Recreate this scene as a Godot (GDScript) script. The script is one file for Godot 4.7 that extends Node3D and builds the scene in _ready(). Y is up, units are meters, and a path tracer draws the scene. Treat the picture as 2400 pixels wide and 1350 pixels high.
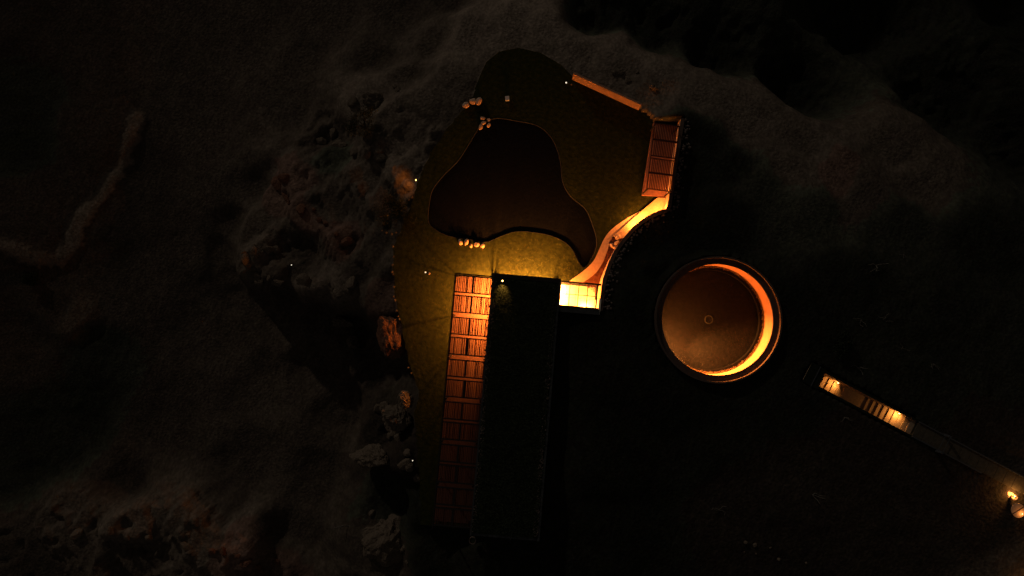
extends Node3D
# Night view straight down from a drone: hillside terrace with a pond, earth-sheltered house,
# long pergola, round sunken courtyard and a stair cut into the ground. Units are metres.

const CAM_H := 60.0
const FOCAL := 1600.0          # pixels of the 2400 x 1350 photograph
const TILT := 0.04684          # the camera leans 2.7 degrees away from plumb

var counts := {}
var rng := RandomNumberGenerator.new()
var mats := {}
var boxes := {}
var noise_a := FastNoiseLite.new()
var noise_b := FastNoiseLite.new()
var noise_c := FastNoiseLite.new()

# the house's own axes
var house_o := Vector3.ZERO
var house_x := Vector3.RIGHT
var house_z := Vector3.BACK

# ---------------------------------------------------------------- helpers

# a pixel of the photograph and a height above the lawn -> a point of the place
func spot(u: float, v: float, y: float) -> Vector3:
	var f := Vector3(0, -cos(TILT), -sin(TILT))
	var up := Vector3(0, sin(TILT), -cos(TILT))
	var d := f + Vector3.RIGHT * ((u - 1200.0) / FOCAL) + up * ((675.0 - v) / FOCAL)
	var s := (CAM_H - y) / (-d.y)
	return Vector3(0, CAM_H, 0) + d * s

func flat2(u: float, v: float, y: float) -> Vector2:
	var p := spot(u, v, y)
	return Vector2(p.x, p.z)

func in_house(a: float, y: float, b: float) -> Vector3:
	var p := house_o + house_x * a + house_z * b
	return Vector3(p.x, y, p.z)

func numbered(called: String) -> String:
	var n: int = counts.get(called, 0)
	counts[called] = n + 1
	return called if n == 0 else "%s_%03d" % [called, n]

func tag(o: Node3D, label: String, category: String, group := "") -> Node3D:
	o.set_meta("label", label)
	o.set_meta("category", category)
	if group != "":
		o.set_meta("group", group)
	return o

func thing(called: String, at: Vector3, label: String, category: String, group := "", turn := 0.0) -> Node3D:
	var o := Node3D.new()
	o.name = numbered(called)
	add_child(o)
	o.position = at
	o.rotation.y = turn
	return tag(o, label, category, group)

func new_st() -> SurfaceTool:
	var st := SurfaceTool.new()
	st.begin(Mesh.PRIMITIVE_TRIANGLES)
	st.set_smooth_group(-1)
	return st

func tri(st: SurfaceTool, a: Vector3, b: Vector3, c: Vector3) -> void:
	st.add_vertex(a)
	st.add_vertex(b)
	st.add_vertex(c)

# corners clockwise as seen from the front
func quad(st: SurfaceTool, a: Vector3, b: Vector3, c: Vector3, d: Vector3) -> void:
	tri(st, a, b, c)
	tri(st, a, c, d)

func obj(called: String, st: SurfaceTool, m: Material, parent: Node3D = null) -> MeshInstance3D:
	st.generate_normals()
	var o := MeshInstance3D.new()
	o.mesh = st.commit()
	o.material_override = m
	if parent == null:
		o.name = numbered(called)
		add_child(o)
	else:
		o.name = called
		parent.add_child(o, true)
	return o

func setting(o: Node3D) -> Node3D:
	o.set_meta("kind", "structure")
	return o

func box_part(called: String, size: Vector3, xf: Transform3D, m: Material, parent: Node3D) -> MeshInstance3D:
	var key := "%.3f %.3f %.3f" % [size.x, size.y, size.z]
	if not boxes.has(key):
		var bm := BoxMesh.new()
		bm.size = size
		boxes[key] = bm
	var o := MeshInstance3D.new()
	o.mesh = boxes[key]
	o.material_override = m
	o.name = called
	parent.add_child(o, true)
	o.transform = xf
	return o

func box_in(st: SurfaceTool, c: Vector3, s: Vector3, bs := Basis.IDENTITY) -> void:
	var h := s * 0.5
	var p := []
	for i in 8:
		p.append(c + bs * Vector3(h.x if i & 1 else -h.x, h.y if i & 2 else -h.y, h.z if i & 4 else -h.z))
	quad(st, p[2], p[3], p[7], p[6].lerp(p[6], 0.0))
	quad(st, p[0], p[4], p[5], p[1])
	quad(st, p[0], p[1], p[3], p[2])
	quad(st, p[5], p[4], p[6], p[7])
	quad(st, p[4], p[0], p[2], p[6])
	quad(st, p[1], p[5], p[7], p[3])

# upright prism over an outline in the ground plane
func prism_in(st: SurfaceTool, outline: PackedVector2Array, y0: float, y1: float, bottom := true) -> void:
	var pts := outline.duplicate()
	if not Geometry2D.is_polygon_clockwise(pts):
		pts.reverse()
	var idx := Geometry2D.triangulate_polygon(pts)
	for i in range(0, idx.size(), 3):
		var a := pts[idx[i]]
		var b := pts[idx[i + 1]]
		var c := pts[idx[i + 2]]
		var up := (b - a).cross(c - a) > 0.0
		var va := Vector3(a.x, y1, a.y)
		var vb := Vector3(b.x, y1, b.y)
		var vc := Vector3(c.x, y1, c.y)
		if up:
			tri(st, va, vb, vc)
		else:
			tri(st, va, vc, vb)
		if bottom:
			var dn := Vector3(0, y0 - y1, 0)
			if up:
				tri(st, va + dn, vc + dn, vb + dn)
			else:
				tri(st, va + dn, vb + dn, vc + dn)
	for i in pts.size():
		var a := pts[i]
		var b := pts[(i + 1) % pts.size()]
		quad(st, Vector3(a.x, y1, a.y), Vector3(a.x, y0, a.y), Vector3(b.x, y0, b.y), Vector3(b.x, y1, b.y))

func curve_closed(px: Array, y: float, steps: int) -> PackedVector2Array:
	var c := PackedVector2Array()
	var n := px.size()
	for i in n:
		var p0: Vector2 = px[(i - 1 + n) % n]
		var p1: Vector2 = px[i]
		var p2: Vector2 = px[(i + 1) % n]
		var p3: Vector2 = px[(i + 2) % n]
		for k in steps:
			var q := p1.cubic_interpolate(p2, p0, p3, float(k) / steps)
			c.append(flat2(q.x, q.y, y))
	return c

func curve_open(px: Array, steps: int) -> Array:
	var c := []
	var n := px.size()
	for i in n - 1:
		var p0: Vector3 = px[max(i - 1, 0)]
		var p1: Vector3 = px[i]
		var p2: Vector3 = px[i + 1]
		var p3: Vector3 = px[min(i + 2, n - 1)]
		for k in steps:
			c.append(p1.cubic_interpolate(p2, p0, p3, float(k) / steps))
	c.append(px[n - 1])
	return c

func noise_tex(freq: float, size: int, ramp: Array, sd: int, as_normal := false, bump := 4.0, kind := FastNoiseLite.TYPE_SIMPLEX_SMOOTH) -> NoiseTexture2D:
	var n := FastNoiseLite.new()
	n.noise_type = kind
	n.frequency = freq
	n.seed = sd
	n.fractal_octaves = 5
	var t := NoiseTexture2D.new()
	t.width = size
	t.height = size
	t.seamless = true
	t.noise = n
	if as_normal:
		t.as_normal_map = true
		t.bump_strength = bump
	elif ramp.size() > 0:
		var g := Gradient.new()
		g.offsets = PackedFloat32Array()
		g.colors = PackedColorArray()
		var offs := PackedFloat32Array()
		var cols := PackedColorArray()
		for i in ramp.size():
			offs.append(float(i) / (ramp.size() - 1))
			cols.append(ramp[i])
		g.offsets = offs
		g.colors = cols
		t.color_ramp = g
	return t

# real-world (linear) colours, given as a range that grain moves between
func lin(r: float, g: float, b: float) -> Color:
	return Color(r, g, b).linear_to_srgb()

func make_mat(key: String, dark: Color, light: Color, rough: float, scale: float, freq := 0.02, bump := 3.0, size := 256) -> StandardMaterial3D:
	var m := StandardMaterial3D.new()
	m.albedo_texture = noise_tex(freq, size, [dark, light], key.hash() % 1000)
	m.roughness = rough
	m.metallic_specular = 0.08
	m.uv1_triplanar = true
	m.uv1_world_triplanar = true
	m.uv1_scale = Vector3.ONE * scale
	if bump > 0.0:
		m.normal_enabled = true
		m.normal_texture = noise_tex(freq * 1.6, size, [], key.hash() % 977, true, bump)
	mats[key] = m
	return m

func plain_mat(key: String, c: Color, rough: float, metal := 0.0) -> StandardMaterial3D:
	var m := StandardMaterial3D.new()
	m.albedo_color = c
	m.roughness = rough
	m.metallic = metal
	mats[key] = m
	return m

func glow_mat(key: String, c: Color, energy: float) -> StandardMaterial3D:
	var m := StandardMaterial3D.new()
	m.albedo_color = Color(0.8, 0.75, 0.7)
	m.emission_enabled = true
	m.emission = c
	m.emission_energy_multiplier = energy
	mats[key] = m
	return m

const WARM := Color(1.0, 0.60, 0.25)
const AMBER := Color(1.0, 0.70, 0.36)

func omni(parent: Node3D, at: Vector3, energy: float, c := WARM, size := 0.08) -> OmniLight3D:
	var l := OmniLight3D.new()
	l.light_color = c
	l.light_energy = energy
	l.light_size = size
	l.omni_range = 60.0
	l.omni_attenuation = 2.0
	l.shadow_enabled = true
	l.name = "lamp_light"
	parent.add_child(l, true)
	l.position = at
	return l

func panel_light(parent: Node3D, at: Vector3, towards: Vector3, size: Vector2, energy: float, c := WARM) -> AreaLight3D:
	var l := AreaLight3D.new()
	l.light_color = c
	l.light_energy = energy
	l.area_normalize_energy = true
	l.area_size = size
	l.area_range = 60.0
	l.shadow_enabled = true
	l.name = "lamp_light"
	parent.add_child(l, true)
	var z := -towards.normalized()
	var x := (Vector3.RIGHT if absf(z.y) > 0.9 else Vector3.UP.cross(z)).normalized()
	l.transform = Transform3D(Basis(x, z.cross(x), z), at)
	return l

func aimed(parent: Node3D, at: Vector3, to: Vector3, energy: float, angle: float, c := WARM) -> SpotLight3D:
	var l := SpotLight3D.new()
	l.light_color = c
	l.light_energy = energy
	l.light_size = 0.04
	l.spot_range = 30.0
	l.spot_attenuation = 2.0
	l.spot_angle = angle
	l.shadow_enabled = true
	l.name = "lamp_light"
	parent.add_child(l, true)
	var z := -(to - at).normalized()
	var x := Vector3.UP.cross(z).normalized()
	l.transform = Transform3D(Basis(x, z.cross(x), z), at)
	return l

# a stone: a ball cut by random planes, roughened
func stone_st(sd: int, size: Vector3, rings := 9, around := 14, planes := 11, rough := 0.06) -> SurfaceTool:
	var r := RandomNumberGenerator.new()
	r.seed = sd
	var ns := []
	for i in planes:
		var n := Vector3(r.randfn(), r.randfn(), r.randfn()).normalized()
		ns.append([n, r.randf_range(0.62 if planes < 20 else 0.5, 0.95)])
	var st := new_st()
	var g := []
	for i in rings + 1:
		var row := []
		for j in around:
			var th := PI * i / rings
			var ph := TAU * (j + 0.5 * (i % 2)) / around
			var d := Vector3(sin(th) * cos(ph), cos(th), sin(th) * sin(ph))
			var rad := 1.0
			for n in ns:
				var k: float = d.dot(n[0])
				if k > 0.05:
					rad = min(rad, n[1] / k)
			rad *= 1.0 + rough * noise_b.get_noise_3dv(d * 60.0 + Vector3(sd, 0, 0))
			row.append(d * rad * size * 0.5)
		g.append(row)
	for i in rings:
		for j in around:
			var k := (j + 1) % around
			if i > 0:
				tri(st, g[i][j], g[i][k], g[i + 1][j])
			if i < rings - 1:
				tri(st, g[i][k], g[i + 1][k], g[i + 1][j])
	return st

func boulder(u: float, v: float, w: float, h: float, d: float, turn: float, sd: int, label: String, group: String, y := 0.0, mat := "boulder") -> void:
	var o := obj("boulder", stone_st(sd, Vector3(w, h, d)), mats[mat])
	o.position = spot(u, v, y + h * 0.5) * Vector3(1, 0, 1) + Vector3(0, y + h * 0.32, 0)
	o.rotation.y = turn
	tag(o, label, "boulder", group)

# ---------------------------------------------------------------- terrain

# u, v, height, base colour, kind of soil (0 sand, 1 scrub, 2 red earth), roughness
var land := [
	# plain in the west
	[-300, -200, -6.5, .05, 0, .3], [0, 0, -6.5, .045, 0, .3], [200, 100, -6.8, .05, 0, .3], [400, 100, -7, .07, 0, .35], [600, 100, -7, .09, 0, .4],
	[800, 60, -6.6, .10, 0, .4], [500, 300, -7.2, .09, 0, .4], [600, 450, -7.4, .10, 0, .4], [450, 600, -8, .08, 0, .4],
	[700, 250, -6.8, .10, 0, .5], [720, 160, -6.8, .10, 0, .4], [200, 300, -6.6, .055, 0, .3], [80, 250, -7.2, .03, 1, .5], [50, 330, -7.4, .025, 1, .5],
	[50, 480, -7, .05, 0, .3], [230, 480, -7, .05, 0, .3], [-200, 560, -7, .06, 0, .3], [350, 450, -7.6, .06, 0, .35],
	[300, 700, -8.2, .07, 0, .4], [500, 800, -9, .09, 0, .4], [620, 900, -9.3, .10, 0, .4], [600, 1100, -9.3, .09, 0, .4],
	[400, 1000, -9, .07, 0, .4], [200, 960, -9.4, .025, 1, .6], [60, 800, -9, .05, 0, .5], [240, 820, -8.8, .03, 1, .6], [130, 720, -8.2, .05, 0, .5],
	[180, 740, -8.0, .09, 0, .5], [90, 1050, -9.4, .025, 1, .6], [300, 1130, -8.6, .05, 0, .5], [700, 1250, -9, .08, 0, .5], [750, 1120, -9.2, .08, 0, .5], [-200, 1000, -9.5, .03, 1, .6],
	# rocks in the south-west
	[180, 1240, -6.6, .12, 0, 1.2], [280, 1225, -5.4, .17, 0, 1.2], [450, 1265, -5.2, .14, 0, 1.2], [550, 1300, -5, .20, 2, 1], [300, 1320, -6.5, .09, 0, 1.4],
	[650, 1345, -7, .12, 2, 1], [90, 1330, -7.6, .06, 0, 1], [450, 1400, -6, .12, 0, 1], [100, 1500, -8, .06, 0, 1], [800, 1450, -7.5, .08, 0, .8],
	# ravine below the terrace
	[650, 740, -9.6, .09, 0, .5], [750, 850, -9.8, .09, 0, .5], [810, 970, -9.6, .09, 0, .6], [760, 740, -8.8, .08, 0, .8], [860, 880, -7, .06, 0, 1], [830, 780, -8, .07, 0, 1],
	# outcrop west of the terrace
	[578, 636, -3.9, .13, 0, 1], [600, 590, -3.6, .15, 0, 1.3], [640, 640, -3.6, .10, 0, .9], [548, 655, -8.8, .09, 0, .3], [562, 690, -9.2, .09, 0, .3], [610, 705, -9.4, .09, 0, .4], [530, 600, -8.6, .09, 0, .4], [545, 540, -8.0, .09, 0, .4], [680, 715, -9.5, .09, 0, .5], [720, 668, -3.3, .17, 0, .6], [800, 672, -2.9, .17, 0, .6], [700, 630, -4.4, .09, 0, .9],
	[640, 470, -4.8, .17, 2, 1], [700, 420, -4.0, .17, 2, 1], [720, 520, -3.6, .17, 2, 1], [800, 560, -2.6, .15, 2, 1.2], [760, 480, -3.2, .10, 0, 1.2], [600, 540, -4.6, .11, 0, 1],
	[700, 590, -4.8, .07, 0, 1.2], [880, 600, -1.6, .08, 0, 1], [850, 420, -2.0, .14, 0, 1.2], [940, 425, -.5, .20, 0, 1], [900, 330, -1.8, .16, 0, 1.2], [780, 370, -4, .07, 1, 1.2], [850, 640, -2.6, .07, 0, .9],
	[870, 235, -3.0, .20, 0, .6], [760, 310, -5.6, .09, 0, 1], [980, 220, -1.2, 0.162, 0, .5], [940, 290, -1.2, .15, 0, 1.4], [905, 470, -1.2, .10, 0, 1], [900, 700, -1.2, .12, 2, .8], [920, 620, -.7, .12, 0, .8],
	# rim north of the terrace
	[1050, 170, -.9, 0.175, 0, .5], [1100, 70, -1.8, 0.216, 0, .5], [1200, 60, -1.2, 0.225, 0, .5], [1000, 90, -3.8, 0.12, 0, .5], [930, 40, -6, .09, 0, .5], [880, 130, -5.4, .08, 0, .6], [1290, 70, -.8, 0.216, 0, .5], [1360, 120, -.6, 0.198, 0, .5],
	[1230, -20, -2.6, 0.162, 0, .5], [1060, -10, -4.5, .07, 0, .5], [950, 180, -3, 0.11, 0, .5],
	[1440, 150, -.2, 0.180, 0, .5], [1540, 195, .1, 0.180, 0, .5], [1640, 240, .4, 0.153, 0, .5], [1740, 290, .6, 0.144, 0, .5], [1880, 345, .6, 0.135, 0, .5], [1960, 410, 1.2, 0.135, 2, .5], [2090, 370, .2, 0.108, 0, .5],
	[2130, 420, .8, 0.099, 0, .5], [1850, 400, 1.2, 0.135, 0, .5], [2000, 450, 1.5, 0.090, 0, .5],
	# dark ground beyond the rim
	[1400, 30, -4, .02, 1, 1], [1520, 70, -5, .016, 1, 1], [1660, 140, -6, .015, 1, 1], [1850, 220, -7, .015, 1, 1], [2200, 220, -8, .015, 1, 1], [2400, 320, -7, .016, 1, 1], [2000, 60, -12, .015, 1, 1],
	[1500, -120, -10, .015, 1, 1], [2400, 0, -14, .015, 1, 1], [2700, 300, -12, .015, 1, 1], [1300, -200, -8, .03, 1, 1], [1000, -250, -8, .05, 0, .6],
	# slope in the east
	[1640, 330, 1.2, .016, 1, .5], [1720, 380, 1.4, .02, 1, .5], [1800, 440, 1.8, .05, 1, .5], [1900, 480, 2, .06, 1, .5], [2100, 520, 1.8, .04, 1, .6], [2300, 560, 2, .02, 1, .6], [2000, 650, 2.6, .02, 1, .5],
	[2200, 750, 2.6, .024, 1, .6], [2380, 860, 2.5, .03, 1, .6], [1700, 500, 2.2, .014, 1, .3], [2700, 800, 2.4, .03, 1, .6], [2600, 1300, 2.2, .05, 0, .5],
	[1520, 620, 2.2, .012, 1, .25], [1470, 720, 2.7, .012, 1, .25], [1470, 900, 2.8, .012, 1, .25], [1600, 960, 2.7, .012, 1, .25], [1870, 720, 2.7, .014, 1, .3], [1860, 940, 2.65, .018, 1, .3], [1450, 1100, 2.7, .012, 1, .3],
	[1640, 1060, 2.5, .02, 1, .3], [1700, 1180, 2.2, .035, 0, .4], [1900, 1130, 2.45, .04, 0, .4], [2100, 1180, 2.4, .036, 0, .4], [2320, 1230, 2.4, .036, 0, .4], [2000, 1040, 2.6, .034, 0, .3], [2150, 920, 2.6, .026, 1, .4],
	[1460, 1240, 2.2, .014, 1, .4], [1340, 1320, 1.6, .014, 1, .4], [1800, 1320, 2.0, .03, 0, .5], [2100, 1320, 2.2, .035, 0, .5], [2300, 1030, 2.6, .03, 0, .4], [2400, 1100, 2.6, .05, 0, .4], [2380, 1340, 2.4, .11, 0, .6], [1700, 1600, 1, .03, 0, .5],
	[1020, 1320, -1.5, .02, 1, .6], [1150, 1340, -.3, .02, 1, .5], [920, 1180, -4.5, .03, 1, .9], [900, 1290, -4, .09, 0, .9], [990, 1200, -1.2, .016, 1, .6], [1200, 1500, -1, .02, 1, .5], [880, 1000, -5.5, .05, 0, .9], [970, 1080, -.8, .03, 0, .7],
]

var wall_top := [
	Vector3(1408, 728, 2.8), Vector3(1413, 692, 2.6), Vector3(1417, 660, 2.2), Vector3(1428, 625, 1.4), Vector3(1440, 598, 1.05), Vector3(1453, 577, 0.95),
	Vector3(1470, 555, 0.95), Vector3(1490, 533, 1.05), Vector3(1520, 511, 1.3), Vector3(1548, 498, 1.6), Vector3(1566, 491, 1.75), Vector3(1573, 460, 1.75),
	Vector3(1583, 392, 1.65), Vector3(1592, 335, 1.55), Vector3(1601, 278, 1.45)]

var terrace := PackedVector2Array()
var pond_line := PackedVector2Array()
var pit := Vector3.ZERO
var stair_a := Vector2.ZERO      # bottom, middle of the cut
var stair_d := Vector2.ZERO
var stair_n := Vector2.ZERO
const STAIR_LEN := 8.6
const STAIR_W := 1.22

var cx := PackedFloat32Array()
var cz := PackedFloat32Array()
var ch := PackedFloat32Array()
var ca := PackedFloat32Array()
var ck := PackedFloat32Array()
var cr := PackedFloat32Array()

func prepare_land() -> void:
	for c in land:
		var p := spot(c[0], c[1], c[2])
		cx.append(p.x)
		cz.append(p.z)
		ch.append(c[2])
		ca.append(c[3] + .011)
		ck.append(c[4])
		cr.append(c[5])
	for w in wall_top:
		var p := spot(w.x, w.y, w.z)
		cx.append(p.x + 0.8)
		cz.append(p.z + 0.5)
		ch.append(w.z - 0.1)
		ca.append(0.022)
		ck.append(1)
		cr.append(0.2)

var l_h := 0.0
var l_a := 0.0
var l_red := 0.0
var l_green := 0.0
var l_r := 0.0

func ask_land(x: float, z: float) -> void:
	var s := 0.0
	var h := 0.0
	var a := 0.0
	var red := 0.0
	var gre := 0.0
	var r := 0.0
	for i in cx.size():
		var dx := cx[i] - x
		var dz := cz[i] - z
		var q := dx * dx + dz * dz + 0.4
		var w := 1.0 / (q * q)
		s += w
		h += w * ch[i]
		a += w * ca[i]
		r += w * cr[i]
		if ck[i] > 1.5:
			red += w
		elif ck[i] > 0.5:
			gre += w
	l_h = h / s
	l_a = a / s
	l_red = red / s
	l_green = gre / s
	l_r = r / s

# a worn sandy track on the plain
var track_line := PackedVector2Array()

func land_at(x: float, z: float) -> float:
	var wx := x + 1.1 * noise_a.get_noise_2d(x * 1.7, z * 1.7) + 0.35 * noise_b.get_noise_2d(x * 5.0, z * 5.0)
	var wz := z + 1.1 * noise_a.get_noise_2d(x * 1.7 + 400.0, z * 1.7) + 0.35 * noise_b.get_noise_2d(x * 5.0 + 300.0, z * 5.0)
	ask_land(wx, wz)
	var rid := 1.0 - absf(noise_a.get_noise_2d(x * 3.0, z * 3.0 + 70.0)) * 2.0
	var rid2 := 1.0 - absf(noise_b.get_noise_2d(x * 6.0 + 50.0, z * 6.0)) * 2.0
	var rg := l_r * l_r
	var h := l_h + rg * (0.30 * (rid - 0.6) + 0.14 * (rid2 - 0.5) + 0.03 * (1.0 - absf(noise_c.get_noise_2d(x * 16.0, z * 16.0 + 9.0)) * 3.0)) + (0.02 + 0.12 * rg) * noise_c.get_noise_2d(x * 9.0, z * 9.0) + (0.02 + 0.03 * rg) * noise_b.get_noise_2d(x * 30.0, z * 30.0)
	# rock breaks in ledges
	var led := smoothstep(0.75, 1.05, l_r)
	if led > 0.0:
		var t := h / 0.55 + 0.6 * noise_a.get_noise_2d(x * 4.0 + 30.0, z * 4.0)
		var fl := floorf(t)
		h = lerpf(h, h + (fl + smoothstep(0.62, 0.95, t - fl) - t) * 0.55, led)
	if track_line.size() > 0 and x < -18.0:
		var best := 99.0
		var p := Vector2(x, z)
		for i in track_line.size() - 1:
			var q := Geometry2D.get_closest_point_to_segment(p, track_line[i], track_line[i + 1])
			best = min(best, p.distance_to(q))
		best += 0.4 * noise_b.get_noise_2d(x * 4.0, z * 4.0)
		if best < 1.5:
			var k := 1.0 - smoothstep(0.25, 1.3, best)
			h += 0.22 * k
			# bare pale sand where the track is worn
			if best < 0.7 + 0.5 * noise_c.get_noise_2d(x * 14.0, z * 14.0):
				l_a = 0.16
	return h

func steps_axis(lo: float, hi: float, cell: float) -> PackedFloat32Array:
	var a := PackedFloat32Array()
	var n := int((hi - lo) / cell)
	var grow := []
	var s := cell
	var d := 0.0
	while d < 520.0:
		s *= 1.35
		d += s
		grow.append(d)
	for i in grow.size():
		a.append(lo - grow[grow.size() - 1 - i])
	for i in n + 1:
		a.append(lo + (hi - lo) * i / n)
	for g in grow:
		a.append(hi + g)
	return a

func in_stair(p: Vector2, grow: float) -> bool:
	var q := p - stair_a
	var t := q.dot(stair_d)
	return t > -1.2 - grow and t < STAIR_LEN - 0.2 + grow and absf(q.dot(stair_n)) < STAIR_W * 0.5 + grow

# base colour of the soil last asked for: sand, red earth or leaf litter, with grain
func soil_colour(x: float, z: float) -> Color:
	var grain := noise_c.get_noise_2d(x * 22.0, z * 22.0)
	var patch := noise_a.get_noise_2d(x * 5.0 + 90.0, z * 5.0)
	var a := l_a * clampf(1.0 + 0.35 * grain + 0.2 * patch, 0.5, 1.6)
	var hue := Color(1.03, 0.79, 0.60)
	if l_red + 0.35 * patch > 0.5:
		hue = Color(1.12, 0.70, 0.53)
	elif l_green + 0.3 * grain > 0.5:
		hue = Color(0.94, 0.92, 0.66)
	return Color(a * hue.r, a * hue.g, a * hue.b)

func build_ground() -> void:
	var xs := steps_axis(-47.0, 47.0, 0.27)
	var zs := steps_axis(-31.0, 25.0, 0.27)
	var nx := xs.size()
	var nz := zs.size()
	var vs := PackedVector3Array()
	var cs := PackedColorArray()
	vs.resize(nx * nz)
	cs.resize(nx * nz)
	var pit2 := Vector2(pit.x, pit.z)
	for j in nz:
		for i in nx:
			var x := xs[i]
			var z := zs[j]
			var p := Vector2(x, z)
			var h := land_at(x, z)
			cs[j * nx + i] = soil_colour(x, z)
			# heights only: cuts for the terrace, the pond, the courtyard and the stair
			if absf(x) < 47.0 and z > -31.0 and z < 25.0:
				if Geometry2D.is_point_in_polygon(p, terrace):
					h = -0.35
					if Geometry2D.is_point_in_polygon(p, pond_line):
						h = -0.7
				elif p.distance_to(pit2) < 5.12:
					h = -0.5
				elif in_stair(p, 0.13):
					h = -0.4
				elif p.distance_to(pit2) < 5.7:
					h = 2.72
				elif in_stair(p, 0.5):
					h = 2.56
			vs[j * nx + i] = Vector3(x, h, z)
	var ns := PackedVector3Array()
	ns.resize(nx * nz)
	for j in nz:
		for i in nx:
			var l := vs[j * nx + max(i - 1, 0)]
			var r := vs[j * nx + min(i + 1, nx - 1)]
			var u := vs[max(j - 1, 0) * nx + i]
			var d := vs[min(j + 1, nz - 1) * nx + i]
			ns[j * nx + i] = (d - u).cross(r - l).normalized()
	var ix := PackedInt32Array()
	for j in nz - 1:
		for i in nx - 1:
			var k := j * nx + i
			ix.append_array(PackedInt32Array([k, k + 1, k + nx, k + 1, k + nx + 1, k + nx]))
	var arr := []
	arr.resize(Mesh.ARRAY_MAX)
	arr[Mesh.ARRAY_VERTEX] = vs
	arr[Mesh.ARRAY_NORMAL] = ns
	arr[Mesh.ARRAY_COLOR] = cs
	arr[Mesh.ARRAY_INDEX] = ix
	var am := ArrayMesh.new()
	am.add_surface_from_arrays(Mesh.PRIMITIVE_TRIANGLES, arr)
	var o := MeshInstance3D.new()
	o.mesh = am
	o.material_override = mats["soil"]
	o.name = "ground"
	add_child(o)
	setting(o)

# ---------------------------------------------------------------- materials

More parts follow.
